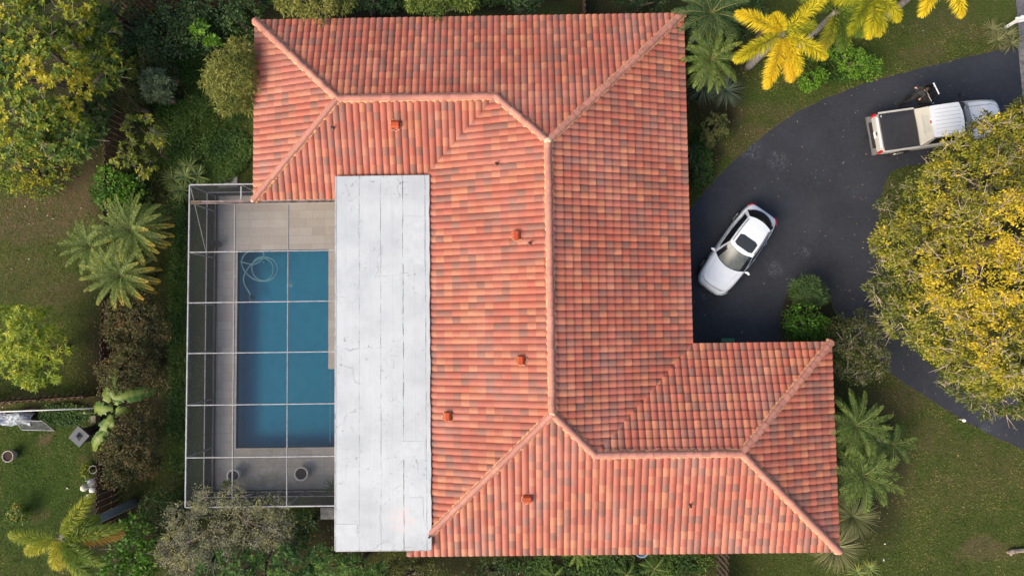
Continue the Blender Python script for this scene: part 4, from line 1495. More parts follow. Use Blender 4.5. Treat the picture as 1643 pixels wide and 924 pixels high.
    for sgn, k in ((-1, 0), (1, N - 1)):
        edge = [V[r * N + k] for r in range(rows + 1)]
        base = [Vector(b0[k]).lerp(Vector(f0[k]), r / rows) + Vector((0, sgn * .035, 0)) for r in range(rows + 1)]
        strip_panel('cab_side', base, edge, M['truckbody'] if sgn < 0 else M['truckdark'], t, 0, 1, 0, 0)
        if sgn < 0:
            for a, b in ((1, 4), (4, 9)):
                strip_panel('side_window', base[a:b + 1], edge[a:b + 1], M['carglass'], t, .14, .86, .006, 0)
    # roof ribs
    for k in range(7):
        y = -.54 + k * .18
        bm = bmesh.new()
        pts = []
        for r in range(1, rows):
            s = r / rows
            a = Vector(b1[4]).lerp(Vector(f1[4]), s)
            pts.append((a.x, y, a.z + .05 * math.sin(math.pi * (.08 + .84 * s)) + .02 * (1 - (y / .74) ** 2) - .012 * (y / .74) ** 2 - .002))
        add_tube(bm, pts, .009, 5)
        bm_obj('roof_rib', bm, M['ribgrey'], cab, True)
    # third brake light on the rear edge of the roof
    bm = bmesh.new(); add_box(bm, (cabx0 + .185, 0, zr + .005), (.05, .36, .05)); bl = bm_obj('brake_light', bm, M['white'], t, False, .012)
    bm = bmesh.new(); add_box(bm, (cabx0 + .165, 0, zr + .008), (.03, .14, .05)); bm_obj('red_lens', bm, M['redlens'], bl)
    bm = bmesh.new(); add_tube(bm, [(cabx0 + .2, .70, zr + .01), (cabx0 + .24, .745, zr - .02), (cabx0 + .36, .75, zr - .02)], .016, 6); bm_obj('gutter_trim', bm, M['black'], t)
    bm = bmesh.new(); add_tube(bm, [(cabx0 + .2, -.70, zr + .01), (cabx0 + .24, -.745, zr - .02), (cabx0 + .36, -.75, zr - .02)], .016, 6); bm_obj('gutter_trim', bm, M['black'], t)
    # mirrors on both doors
    for sgn in (-1, 1):
        bm = bmesh.new()
        add_box(bm, (cabx1 + .05, sgn * 1.20, 1.22), (.10, .22, .24))
        add_bar(bm, (cabx1 + .08, sgn * .93, 1.13), (cabx1 + .08, sgn * 1.12, 1.16), .05)
        bm_obj('mirror', bm, M['black'], t, False, .02)
    # driver door swung out on its front hinge (left side of the truck)
    hx, hy = cabx0 + .78, W + .01
    da = rad(106)
    dx, dy = math.cos(da), math.sin(da)
    Ld = .90
    nrm = Vector((-dy, dx, 0))               # inner face looks to the tail
    m4 = Matrix.Translation((hx, hy, 0)) @ Matrix.Rotation(da, 4, 'Z')
    dr = bpy.data.objects.new('door', bpy.data.meshes.new('door'))
    bm = bmesh.new()
    add_box(bm, (Ld / 2, -.045, .80), (Ld, .05, .72))
    bm.transform(m4)
    bmesh.ops.bevel(bm, geom=bm.edges[:], offset=.02, segments=2, affect='EDGES')
    bm.to_mesh(dr.data); bm.free(); dr.data.materials.append(M['truckbody']); link(dr, t)
    bm = bmesh.new()
    add_box(bm, (Ld / 2, .03, .80), (Ld - .06, .09, .66)); add_box(bm, (Ld * .5, .12, .86), (Ld * .62, .11, .08)); add_box(bm, (Ld * .45, .10, .56), (Ld * .7, .08, .14))
    bm.transform(m4); bm_obj('door_trim', bm, M['doortrim'], dr, False, .02)
    bm = bmesh.new()
    for a, b in (((.05, -.03, 1.16), (.26, -.10, 1.70)), ((.26, -.10, 1.70), (.80, -.10, 1.70)), ((.80, -.10, 1.70), (Ld - .02, -.03, 1.16))):
        add_bar(bm, a, b, .05)
    bm.transform(m4); bm_obj('window_frame', bm, M['black'], dr)
    bm = bmesh.new()
    vs = [bm.verts.new(p) for p in ((.10, -.035, 1.17), (.28, -.098, 1.68), (.78, -.098, 1.68), (Ld - .06, -.035, 1.17))]
    bm.faces.new(vs); bm.transform(m4); bm_obj('window', bm, M['carglass'], dr)
    bm = bmesh.new(); add_bar(bm, (.24, -.10, 1.735), (.82, -.10, 1.735), .05, .02); bm.transform(m4); bm_obj('frame_glint', bm, M['truckskylit'], dr)  # white bar paints the bright reflection along the frame top
    # black slab standing in for the shaded cabin behind the doorway
    bm = bmesh.new(); add_box(bm, (cabx0 + .40, W - .012, .95), (.76, .04, .5)); bm_obj('doorway_shade', bm, M['black'], t)
    return t, ang, c, h
M['truckbody'] = M['silvertruck']
M['truckcream'] = paint('cream_rear_paint', (0.56, 0.545, 0.48), .4)
M['rearpane'] = paint('rear_glass_painted_sky', (0.50, 0.51, 0.46), .15)  # pale sky reflection put into the base colour of the pane
M['truckdark'] = M['darktrim']
M['ribgrey'] = simple('roof_rib_paint', (.36, .38, .41), .45, var=.05)
M['doortrim'] = simple('black_door_card', (0.03, 0.03, 0.03), .45, var=.3)
TRUCK, TR_ANG, TR_C, TR_H = make_truck()

# ------------------------------------------------------------------ person standing behind the open door
def make_person():
    foot = G(1451, 163, 0)
    t = thing('person', 'person in black shirt and dark trousers standing at the open truck door', 'person', (foot.x, foot.y, .012), TR_ANG + rad(8))
    skin = simple('skin', (0.50, 0.26, 0.18), .55, var=.1)
    def limbs(chains):
        bm = bmesh.new()
        for pts, rr in chains:
            add_tube(bm, pts, rr, 12)
            for p, r in zip(pts, rr):
                bmesh.ops.create_uvsphere(bm, u_segments=12, v_segments=8, radius=r, matrix=Matrix.Translation(p))
        return bm
    def skinned(name, bm, mat, vox, par, smooth_it=4):
        o = bm_obj(name, bm, mat, par, True)
        m = o.modifiers.new('one_surface', 'REMESH'); m.mode = 'VOXEL'; m.voxel_size = vox; m.use_smooth_shade = True
        s = o.modifiers.new('soften', 'SMOOTH'); s.iterations = smooth_it; s.factor = .5
        return o
    ch = []
    # facing +x, slight stoop forward
    for s in (-1, 1):
        ch.append(([(0.0 - .12 * (s < 0), s * .10, .92), (.02 - .2 * (s < 0) + .06 * (s > 0), s * .11, .50), (-.02 - .26 * (s < 0) + .06 * (s > 0), s * .11, .09)], [.088, .058, .042]))
        ch.append(([(-.05 - .26 * (s < 0) + .06 * (s > 0), s * .11, .045), (.08 - .26 * (s < 0) + .06 * (s > 0), s * .125, .04), (.14 - .26 * (s < 0) + .06 * (s > 0), s * .13, .03)], [.042, .042, .03]))
        sh, el, wr = (.09, s * .19, 1.40), (-.02, s * .29, 1.12), (.20, s * .20, 1.04)
        ch.append(([sh, el, wr], [.056, .043, .03]))
        palm0, palm1 = Vector(wr), Vector(wr) + Vector((.09, -s * .02, .0))
        ch.append(([palm0, palm1], [.030, .030]))
        for f, (dy, Lf) in enumerate(((.028, .070), (.010, .080), (-.009, .074), (-.026, .058))):
            b = palm1 + Vector((.005, dy, 0))
            ch.append(([b, b + Vector((Lf * .5, 0, -.012)), b + Vector((Lf * .85, 0, -.038))], [.0105, .0095, .008]))
        tb = palm0 + Vector((.03, -s * .028, .01))
        ch.append(([tb, tb + Vector((.035, -s * .03, .0)), tb + Vector((.07, -s * .03, -.012))], [.013, .011, .009]))
    ch.append(([(0, 0, .93), (.0, 0, 1.10), (.04, 0, 1.28), (.07, 0, 1.40)], [.135, .13, .15, .12]))
    for s in (-1, 1):
        ch.append(([(.07, 0, 1.40), (.09, s * .16, 1.405)], [.10, .066]))
    ch.append(([(.085, 0, 1.42), (.12, 0, 1.54)], [.058, .054]))
    bm = limbs(ch)
    hd = Vector((.145, 0, 1.635))
    bmesh.ops.create_uvsphere(bm, u_segments=20, v_segments=14, radius=.1, matrix=Matrix.Translation(hd) @ Matrix.Rotation(.25, 4, 'Y') @ Matrix.Diagonal((.98, .78, 1.18, 1)))
    for p, r in (((.245, 0, 1.60), .019), ((.23, 0, 1.555), .022), ((.225, .02, 1.565), .012), ((.225, -.02, 1.565), .012), ((.215, 0, 1.525), .032)):
        bmesh.ops.create_uvsphere(bm, u_segments=10, v_segments=6, radius=r, matrix=Matrix.Translation(p))
    for s in (-1, 1):
        bmesh.ops.create_uvsphere(bm, u_segments=10, v_segments=6, radius=.028, matrix=Matrix.Translation((.14, s * .082, 1.625)) @ Matrix.Diagonal((.6, .4, 1.1, 1)))
    body = skinned('body', bm, skin, .0065, t, 3)
    for s in (-1, 1):
        bm = bmesh.new(); bmesh.ops.create_uvsphere(bm, u_segments=8, v_segments=6, radius=.011, matrix=Matrix.Translation((.232, s * .034, 1.632)))
        bm_obj('eye', bm, M['black'], t)
    bm = bmesh.new()
    bmesh.ops.create_uvsphere(bm, u_segments=20, v_segments=14, radius=.107, matrix=Matrix.Translation(hd + Vector((-.018, 0, .026))) @ Matrix.Rotation(.2, 4, 'Y') @ Matrix.Diagonal((.98, .82, 1.1, 1)))
    bmesh.ops.bisect_plane(bm, geom=bm.verts[:] + bm.edges[:] + bm.faces[:], plane_co=hd + Vector((.03, 0, .015)), plane_no=(.75, 0, -.75), clear_outer=True)
    bm_obj('hair', bm, simple('dark_brown_hair', (.045, .025, .016), .6, var=.4, scale=60), t, True)
    ch = [([(0, 0, .97), (.0, 0, 1.10), (.04, 0, 1.28), (.07, 0, 1.405)], [.155, .147, .165, .13])]
    for s in (-1, 1):
        ch.append(([(.07, 0, 1.40), (.09, s * .17, 1.405)], [.11, .08]))
        ch.append(([(.09, s * .19, 1.40), (.03, s * .245, 1.24)], [.075, .062]))
    skinned('shirt', limbs(ch), simple('black_shirt', (.022, .024, .027), .8, var=.5, scale=12), .011, t)
    ch = [([(0, 0, .99), (0, 0, .92)], [.152, .15])]
    for s in (-1, 1):
        ch.append(([(0.0 - .12 * (s < 0), s * .10, .90), (.02 - .2 * (s < 0) + .06 * (s > 0), s * .11, .50), (-.02 - .26 * (s < 0) + .06 * (s > 0), s * .11, .12)], [.112, .08, .066]))
        ch.append(([(0, 0, .95), (0.0 - .12 * (s < 0), s * .10, .90)], [.13, .11]))
    skinned('trousers', limbs(ch), simple('dark_trousers', (.014, .014, .016), .85, var=.3), .011, t)
    for s in (-1, 1):
        o = -.26 * (s < 0) + .06 * (s > 0)
        skinned('shoe', limbs([([(-.06 + o, s * .11, .05), (.08 + o, s * .125, .048), (.16 + o, s * .13, .04)], [.052, .05, .04])]), simple('dark_shoe', (.03, .028, .026), .6), .009, t)
    return t
make_person()

# ------------------------------------------------------------------ foliage builders
def unit(a):
    return a / np.maximum(np.linalg.norm(a, axis=-1, keepdims=True), 1e-9)

def leaf_mesh(name, P, D, L, Wd, tint, mat, parent, droop=0.0, up=(0, 0, 1), fold=0.12):
    """one long diamond per leaf: base, two shoulders, tip"""
    D = unit(D)
    U = np.broadcast_to(np.array(up, dtype=float), D.shape) + RNG.normal(0, .35, D.shape)
    S = unit(np.cross(D, U))
    N = np.cross(S, D)
    L = np.broadcast_to(np.asarray(L, float), (len(P),))[:, None]
    Wd = np.broadcast_to(np.asarray(Wd, float), (len(P),))[:, None]
    m = P + D * L * .5
    tip = P + D * L - np.array([0, 0, 1.0]) * droop * L
    V = np.stack([P, m + S * Wd * .5 + N * Wd * fold, tip, m - S * Wd * .5 + N * Wd * fold], 1).reshape(-1, 3)
    F = np.arange(len(P) * 4).reshape(-1, 4)
    return mesh_obj(name, V, F, mat, parent, False, np.repeat(np.clip(tint, 0, 1), 4))

def tubes_mesh(name, A, B, ra, rb, mat, parent, sides=4):
    A, B = np.asarray(A, float), np.asarray(B, float)
    n = len(A)
    d = unit(B - A)
    ref = np.where(np.abs(d[:, 2:3]) < .9, np.array([[0, 0, 1.0]]), np.array([[1.0, 0, 0]]))
    u = unit(np.cross(d, ref))
    w = np.cross(d, u)
    ra = np.broadcast_to(np.asarray(ra, float), (n,))[:, None]
    rb = np.broadcast_to(np.asarray(rb, float), (n,))[:, None]
    rings = []
    for base, r in ((A, ra), (B, rb)):
        for k in range(sides):
            th = 2 * math.pi * k / sides
            rings.append(base + (u * math.cos(th) + w * math.sin(th)) * r)
    V = np.stack(rings, 1).reshape(-1, 3)
    o = np.arange(n)[:, None] * (2 * sides)
    F = np.concatenate([np.concatenate([o + k, o + (k + 1) % sides, o + sides + (k + 1) % sides, o + sides + k], 1) for k in range(sides)], 0)
    return mesh_obj(name, V, F, mat, parent)

def rand_dirs(n):
    v = RNG.normal(size=(n, 3))
    return unit(v)

def crown_points(lobes, density, zmin=-.35, inner=.0):
    """points and outward normals on a cluster of uneven ellipsoid lobes (centre, radii)"""
    Ps, Ns, Ls = [], [], []
    C = np.array([l[0] for l in lobes], float)
    R = np.array([l[1] for l in lobes], float)
    for i in range(len(lobes)):
        n = max(6, int(density * 4 * math.pi * (R[i].prod() ** (2 / 3))))
        d = rand_dirs(n)
        d = d[d[:, 2] > zmin]
        rr = 1 + RNG.normal(0, .07, (len(d), 1))
        p = C[i] + d * R[i] * rr * (1 - inner)
        keep = np.ones(len(p), bool)
        for j in range(len(lobes)):
            if j != i:
                keep &= (((p - C[j]) / R[j]) ** 2).sum(1) > .72
        Ps.append(p[keep]); Ns.append(unit(d / R[i])[keep]); Ls.append(np.full(keep.sum(), i))
    return np.concatenate(Ps), np.concatenate(Ns), np.concatenate(Ls)

def make_lobes(spots, base_z, seed):
    """spots: (px, py, radius px, centre height, flatness) in the photograph -> world ellipsoids relative to the first spot's foot"""
    out = []
    for px, py, rp, z, fl in spots:
        g = G(px, py, z)
        r = rp * SCALE(z)
        out.append(((g.x, g.y, z), (r, r, r * fl)))
    return out

def broad_plant(name, label, cat, spots, mat, leaf=(.16, .08), density=9.0, per=9, spread=.22, group=None, trunk_mat=None, twigs=0,
                twig_mat=None, style='random', tint0=.5, tint_lobe=.16, tint_tuft=.16, tint_leaf=.12, droop=.1, fill=.45, trunk_r=.12, sub=None, twig_len=.55, tint_h=0.0):
    """a woody plant: trunk and limbs, twigs, and a crown of tufts of leaves spread over uneven lobes"""
    base = G(spots[0][0], spots[0][1], spots[0][3])
    lobes = make_lobes(spots, 0, 0)
    cx = sum(l[0][0] for l in lobes) / len(lobes)
    cy = sum(l[0][1] for l in lobes) / len(lobes)
    t = thing(name, label, cat, (cx, cy, 0), 0, group)
    off = np.array([cx, cy, 0.0])
    lobes = [((c[0] - cx, c[1] - cy, c[2]), r) for c, r in lobes]
    # break every big lobe into knobbly sub-lobes so that the outline is uneven
    knobs = []
    for c, r in lobes:
        knobs.append((c, tuple(x * .80 for x in r)))
        k = sub if sub is not None else max(3, int(6 + r[0] * 3))
        for _ in range(k):
            d = rand_dirs(1)[0]
            d[2] = abs(d[2]) * .8 + .0
            f = RNG.uniform(.20, .46)
            knobs.append((tuple(np.array(c) + d * np.array(r) * RNG.uniform(.55, .92)), tuple(np.array(r) * f)))
    P, N, LI = crown_points(knobs, density)
    layers = [(P, N, LI, 1.0)]
    if fill > 0:
        P2, N2, L2 = crown_points([(c, tuple(np.array(r) * .80)) for c, r in knobs], density * fill)
        layers.append((P2, N2, L2, .8))
    lt = RNG.normal(0, tint_lobe, len(knobs))
    aP, aD, aT, aL = [], [], [], []
    for P_, N_, LI_, k in layers:
        n = len(P_)
        tt = tint0 + lt[LI_] + RNG.normal(0, tint_tuft, n) + tint_h * (np.array([q[0][2] for q in knobs])[LI_] - np.mean([q[0][2] for q in lobes]))  # tint_h: higher lobes yellower, sun on the crown top put into leaf colour
        reps = np.repeat(np.arange(n), per)
        m = len(reps)
        if style == 'whorl':            # leaves splayed like a star round each shoot tip
            ang = np.tile(np.arange(per) * 2 * math.pi / per, n) + np.repeat(RNG.uniform(0, 6.28, n), per) + RNG.normal(0, .15, m)
            ax = unit(N_ * .55 + np.array([0, 0, .65]) + RNG.normal(0, .22, N_.shape))
            ref = unit(np.cross(ax, rand_dirs(n)))
            oth = np.cross(ax, ref)
            el = RNG.uniform(.05, .55, m)[:, None]
            D = (ref[reps] * np.cos(ang)[:, None] + oth[reps] * np.sin(ang)[:, None]) + ax[reps] * el
            pos = P_[reps]
        else:
            D = rand_dirs(m) * .95 + N_[reps] * .55 + np.array([0, 0, .12])
            pos = P_[reps] + rand_dirs(m) * spread * RNG.uniform(.2, 1, (m, 1))
        aP.append(pos); aD.append(D)
        aT.append(tt[reps] + RNG.normal(0, tint_leaf, m))
        aL.append(RNG.uniform(.7, 1.2, m))
    P_, D_, T_, L_ = np.concatenate(aP), np.concatenate(aD), np.concatenate(aT), np.concatenate(aL)
    keep = P_[:, 2] > .05
    leaf_mesh('crown', P_[keep], D_[keep], leaf[0] * L_[keep], leaf[1] * L_[keep], T_[keep], mat, t, droop)
    # trunk and limbs reaching into the lobes
    bm = bmesh.new()
    zc = min(l[0][2] for l in lobes)
    fork = Vector((RNG.uniform(-.1, .1), RNG.uniform(-.1, .1), max(.25, zc * .45)))
    add_tube(bm, [(0, 0, -.05), fork * .5 + Vector((.04, .03, 0)), fork], [trunk_r * 1.25, trunk_r, trunk_r * .85], 8)
    for c, r in lobes:
        e = Vector(c)
        midp = fork.lerp(e, .5) + Vector((RNG.uniform(-.15, .15), RNG.uniform(-.15, .15), r[2] * .1))
        add_tube(bm, [fork, midp, e], [trunk_r * .7, trunk_r * .5, trunk_r * .3], 6)
    bm_obj('trunk', bm, trunk_mat or M['bark'], t, True)
    if twigs:
        idx = RNG.choice(len(P), min(twigs, len(P)), replace=False)
        A, B, ra, rb = [], [], [], []
        for i in idx:
            d = unit(N[i] + RNG.normal(0, .6, 3) + np.array([0, 0, .1]))
            tl = twig_len * RNG.uniform(.6, 1.4)
            s = P[i] - N[i] * .13 + RNG.normal(0, .05, 3) - d * tl * .35
            e = s + d * tl * .6
            A.append(s); B.append(e); ra.append(.018); rb.append(.013)
            for q in range(RNG.integers(2, 5)):
                s2 = s + (e - s) * RNG.uniform(.3, 1)
                d2 = unit(d + RNG.normal(0, .5, 3))
                A.append(s2); B.append(s2 + d2 * tl * RNG.uniform(.35, .7)); ra.append(.012); rb.append(.005)
        tubes_mesh('twigs', A, B, ra, rb, twig_mat or M['twig'], t)['kind'] = 'stuff'
    return t

def palm(name, label, cat, px, py, ztop, n, length, mat, group=None, leaflet=(.32, .035), pairs=34, elev=(70, -5), droop=.9, plumose=False, start=0.0,
         tint0=.4, tint_tip=.4, tint_side=None, trunk_r=.1, trunk_base=None, trunk_mat=None, angles=None, lens=None, elevs=None, vshape=.35, tint_fronds=None, petiole=.12, tint_az=None):
    """a palm: trunk and separate fronds, each an arching rib with leaflets"""
    top = G(px, py, ztop)
    base = Vector((top.x, top.y, 0)) if trunk_base is None else G(trunk_base[0], trunk_base[1], 0)
    t = thing(name, label, cat, (base.x, base.y, 0), 0, group)
    tp = top - base
    bm = bmesh.new()
    k = 8
    pts, rr = [], []
    for i in range(k + 1):
        s = i / k
        p = Vector((tp.x * s ** 1.1, tp.y * s ** 1.1, tp.z * s))
        pts.append(p); rr.append(trunk_r * (1.25 - .45 * s))
    add_tube(bm, pts, rr, 12)
    bm_obj('trunk', bm, trunk_mat or M['palmtrunk'], t, True)
    C = np.array(tp)
    for f in range(n):
        az = angles[f] if angles else start + f * 2.39996
        u = f / max(1, n - 1)
        el0 = elevs[f] if elevs else rad(elev[0] + (elev[1] - elev[0]) * u ** .8) + RNG.normal(0, .06)
        Lf = (lens[f] if lens else length) * RNG.uniform(.93, 1.06)
        M_ = 26
        s = np.linspace(0, 1, M_ + 1)
        el = el0 - droop * s ** 1.4
        step = Lf / M_
        hor = np.concatenate([[0], np.cumsum(np.cos(el[:-1]) * step)])
        ver = np.concatenate([[0], np.cumsum(np.sin(el[:-1]) * step)])
        bend = RNG.normal(0, .10) * s ** 2 * Lf * .5
        ca, sa = math.cos(az), math.sin(az)
        R = np.stack([C[0] + hor * ca - bend * sa, C[1] + hor * sa + bend * ca, C[2] + ver], 1)
        R[:, 2] = np.maximum(R[:, 2], .06)
        Tn = unit(np.gradient(R, axis=0))
        side = unit(np.cross(Tn, np.array([0, 0, 1.0])))
        upn = np.cross(side, Tn)
        m = pairs
        q = np.linspace(petiole, .995, m)
        fi = q * M_
        i0 = np.minimum(fi.astype(int), M_ - 1)
        w = (fi - i0)[:, None]
        bp = R[i0] * (1 - w) + R[i0 + 1] * w
        bt, bs, bu = Tn[i0], side[i0], upn[i0]
        env = np.sin(np.pi * np.clip(.16 + .80 * (q - petiole) / (1 - petiole), 0, 1)) ** .6
        Ps, Ds, Ls, Ts = [], [], [], []
        azk = 0 if tint_az is None else tint_az[1] * max(0, math.cos(az - tint_az[0])) ** 2
        tf = (tint_fronds[f] if tint_fronds is not None else tint0) + RNG.normal(0, .04)
        rings = [(1, vshape), (-1, vshape)] if not plumose else [(1, .0), (-1, .0), (1, .7), (-1, .7), (1, -.5), (-1, -.5), (.3, 1.0), (-.3, 1.0)]
        for sg, vz in rings:
            fw = .55 + .55 * q[:, None] ** 2
            D = bs * sg + bu * vz + bt * fw + RNG.normal(0, .10 if not plumose else .2, bs.shape)
            Ps.append(bp + RNG.normal(0, .004, bp.shape)); Ds.append(D)
            Ls.append(leaflet[0] * env * RNG.uniform(.85, 1.1, m))
            sd = 0 if tint_side is None else tint_side * (sg > 0)
            Ts.append(tf + (tint_tip + azk) * q ** 2 + sd + RNG.normal(0, .07, m))
        Pa, Da, La, Ta = np.concatenate(Ps), np.concatenate(Ds), np.concatenate(Ls), np.concatenate(Ts)
        fo = leaf_mesh('frond', Pa, Da, La, leaflet[1] * RNG.uniform(.8, 1.15, len(Pa)), Ta, mat, t, droop=.22 if not plumose else .3, fold=.2)
        tubes_mesh('rib', R[:-1], R[1:], np.linspace(.022, .006, M_), np.linspace(.02, .004, M_), M['ribgreen'], fo)
    return t
M['ribgreen'] = simple('frond_rib', (.20, .20, .06), .6)

def rosette(name, label, cat, centers, mat, n=40, length=.6, width=.04, group=None, elev=(80, 5), droop=.3, tint0=.4, tint_tip=.2, seg=3, spread=6.28, az0=0.0):
    """strap-leaved clump: every head is a fan of narrow bent blades"""
    gs = [G(px, py, z) for px, py, z in centers]
    b = gs[0]
    t = thing(name, label, cat, (b.x, b.y, 0), 0, group)
    for g in gs:
        c = np.array(g - Vector((b.x, b.y, 0)))
        az = RNG.uniform(0, spread, n) + az0
        u = np.sqrt(RNG.random(n))
        el = np.radians(elev[0] + (elev[1] - elev[0]) * u)
        L = length * RNG.uniform(.75, 1.1, n)
        V, T = [], []
        pos = np.repeat(c[None, :], n, 0) + np.stack([np.cos(az), np.sin(az), 0 * az], 1) * .03
        sd = np.stack([-np.sin(az), np.cos(az), 0 * az], 1)
        rows = []
        for k in range(seg + 1):
            s = k / seg
            w = width * (1 - s ** 1.6) * .5 + .002
            rows.append((pos - sd * w, pos + sd * w, s))
            e2 = el - droop * (k + .5)
            stp = L / seg
            pos = pos + np.stack([np.cos(e2) * np.cos(az) * stp, np.cos(e2) * np.sin(az) * stp, np.sin(e2) * stp], 1)
            pos[:, 2] = np.maximum(pos[:, 2], .04)
        VV = np.concatenate([np.stack([a, b_], 1) for a, b_, s in rows], 1)
        tl = RNG.normal(tint0, .12, n)
        TT = np.concatenate([np.stack([tl + tint_tip * s] * 2, 1) for a, b_, s in rows], 1)
        k2 = 2 * (seg + 1)
        o = np.arange(n)[:, None] * k2
        F = np.concatenate([np.concatenate([o + 2 * k, o + 2 * k + 1, o + 2 * k + 3, o + 2 * k + 2], 1) for k in range(seg)], 0)
        mesh_obj('leaf_head', VV.reshape(-1, 3), F, mat, t, False, np.clip(TT.reshape(-1), 0, 1))
        if c[2] > .3:
            bm = bmesh.new(); add_tube(bm, [(c[0] * .6, c[1] * .6, 0), tuple(c)], [.06, .045], 8); bm_obj('stem', bm, M['bark'], t, True)
    return t

# foliage palettes by tint: yellow of ficus and foxtail has low sun painted in
F = {}
F['almond'] = leaf_mat('almond_leaf', [(0, (.018, .044, .010)), (.35, (.050, .092, .014)), (.65, (.13, .165, .016)), (1, (.32, .27, .018))])
F['darkgreen'] = leaf_mat('dark_leaf', [(0, (.010, .024, .008)), (.5, (.024, .050, .014)), (1, (.055, .085, .022))], .25)
F['dullolive'] = leaf_mat('olive_leaf', [(0, (.03, .036, .012)), (.5, (.065, .075, .022)), (1, (.13, .13, .04))])
F['mango'] = leaf_mat('lime_leaf', [(0, (.04, .075, .010)), (.4, (.12, .17, .014)), (.75, (.22, .25, .02)), (1, (.34, .32, .04))])
F['feather'] = leaf_mat('feathery_olive_leaf', [(0, (.05, .06, .012)), (.5, (.12, .13, .025)), (1, (.21, .20, .05))])
F['feathergreen'] = leaf_mat('feathery_green_leaf', [(0, (.03, .055, .010)), (.5, (.075, .11, .016)), (1, (.15, .18, .03))])
F['greygreen'] = leaf_mat('grey_green_leaf', [(0, (.035, .055, .03)), (.5, (.08, .11, .055)), (1, (.15, .18, .09))])
F['sapling'] = leaf_mat('sapling_leaf', [(0, (.05, .075, .010)), (.5, (.13, .15, .016)), (1, (.24, .22, .02))])
F['bright'] = leaf_mat('bright_leaf', [(0, (.03, .07, .008)), (.5, (.06, .14, .012)), (1, (.12, .22, .02))])
F['copper'] = leaf_mat('copper_leaf', [(0, (.020, .026, .009)), (.4, (.046, .051, .015)), (.7, (.072, .062, .020)), (1, (.125, .070, .026))])
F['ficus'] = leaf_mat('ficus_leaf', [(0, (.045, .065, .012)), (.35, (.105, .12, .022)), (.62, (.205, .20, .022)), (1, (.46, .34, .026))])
F['greyshrub'] = leaf_mat('silver_leaf', [(0, (.07, .075, .04)), (.5, (.15, .15, .085)), (.85, (.24, .235, .13)), (1, (.26, .25, .09))])
F['scheff'] = leaf_mat('umbrella_leaf', [(0, (.014, .040, .010)), (.5, (.035, .085, .018)), (1, (.085, .15, .025))])
F['palm'] = leaf_mat('palm_leaflet', [(0, (.025, .055, .012)), (.4, (.065, .105, .020)), (.7, (.13, .16, .03)), (.88, (.26, .22, .03)), (1, (.40, .24, .03))], .25)
F['palmdark'] = leaf_mat('dark_palm_leaflet', [(0, (.014, .034, .012)), (.5, (.036, .066, .019)), (.85, (.08, .11, .03)), (1, (.20, .15, .04))], .25)
F['foxtail'] = leaf_mat('yellow_palm_leaflet', [(0, (.10, .14, .012)), (.3, (.26, .26, .014)), (.6, (.50, .38, .016)), (1, (.60, .33, .025))], .4)  # sunlit yellow of the plume palms, painted into the leaflets
F['foxgreen'] = leaf_mat('green_palm_leaflet', [(0, (.035, .07, .012)), (.4, (.09, .14, .016)), (.7, (.28, .27, .02)), (1, (.42, .25, .05))], .35)
F['yucca'] = leaf_mat('yucca_blade', [(0, (.035, .06, .02)), (.5, (.09, .13, .04)), (1, (.24, .23, .04))], .15)
F['bluegrass'] = leaf_mat('blue_green_blade', [(0, (.02, .034, .022)), (.5, (.055, .078, .05)), (1, (.12, .14, .09))], .15)
F['olivegrass'] = leaf_mat('olive_blade', [(0, (.04, .05, .016)), (.5, (.10, .11, .04)), (1, (.22, .19, .09))], .2)
F['banana'] = leaf_mat('banana_leaf', [(0, (.018, .05, .010)), (.5, (.045, .10, .018)), (1, (.17, .21, .045))], .4, .4)
F['fern'] = leaf_mat('fern_leaf', [(0, (.03, .06, .010)), (.5, (.07, .13, .018)), (1, (.18, .22, .03))])
F['cover'] = leaf_mat('ground_cover_leaf', [(0, (.014, .034, .007)), (.5, (.030, .068, .012)), (1, (.075, .12, .022))])
F['grass'] = leaf_mat('grass_blade', [(0, (.03, .05, .010)), (.5, (.055, .080, .015)), (1, (.155, .14, .045))], .3)

# ------------------------------------------------------------------ trees and shrubs, each where it stands
# upper left yard
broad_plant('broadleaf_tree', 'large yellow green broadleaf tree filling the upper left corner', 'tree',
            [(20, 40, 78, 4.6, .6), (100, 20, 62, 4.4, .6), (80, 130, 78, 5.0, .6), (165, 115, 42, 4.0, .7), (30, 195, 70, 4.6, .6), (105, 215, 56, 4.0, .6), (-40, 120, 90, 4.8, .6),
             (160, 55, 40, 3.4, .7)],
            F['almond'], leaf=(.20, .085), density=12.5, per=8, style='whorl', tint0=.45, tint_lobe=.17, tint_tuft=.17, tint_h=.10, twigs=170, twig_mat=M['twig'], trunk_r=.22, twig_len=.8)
broad_plant('shrub', 'low yellow green bush at the foot of the corner tree', 'shrub',
            [(45, 272, 42, 1.0, .6), (95, 268, 36, .9, .6), (10, 258, 44, 1.1, .6), (60, 296, 26, .6, .6)], F['almond'], leaf=(.13, .07), density=14, per=8, tint0=.55, spread=.18)
broad_plant('shrub', 'dark green leafy shrub between the corner tree and the brown fence', 'shrub',
            [(148, 196, 28, 2.2, .7), (140, 222, 22, 1.7, .7), (160, 172, 24, 2.2, .7)], F['darkgreen'], leaf=(.22, .12), density=8, per=8, style='whorl', tint0=.75)
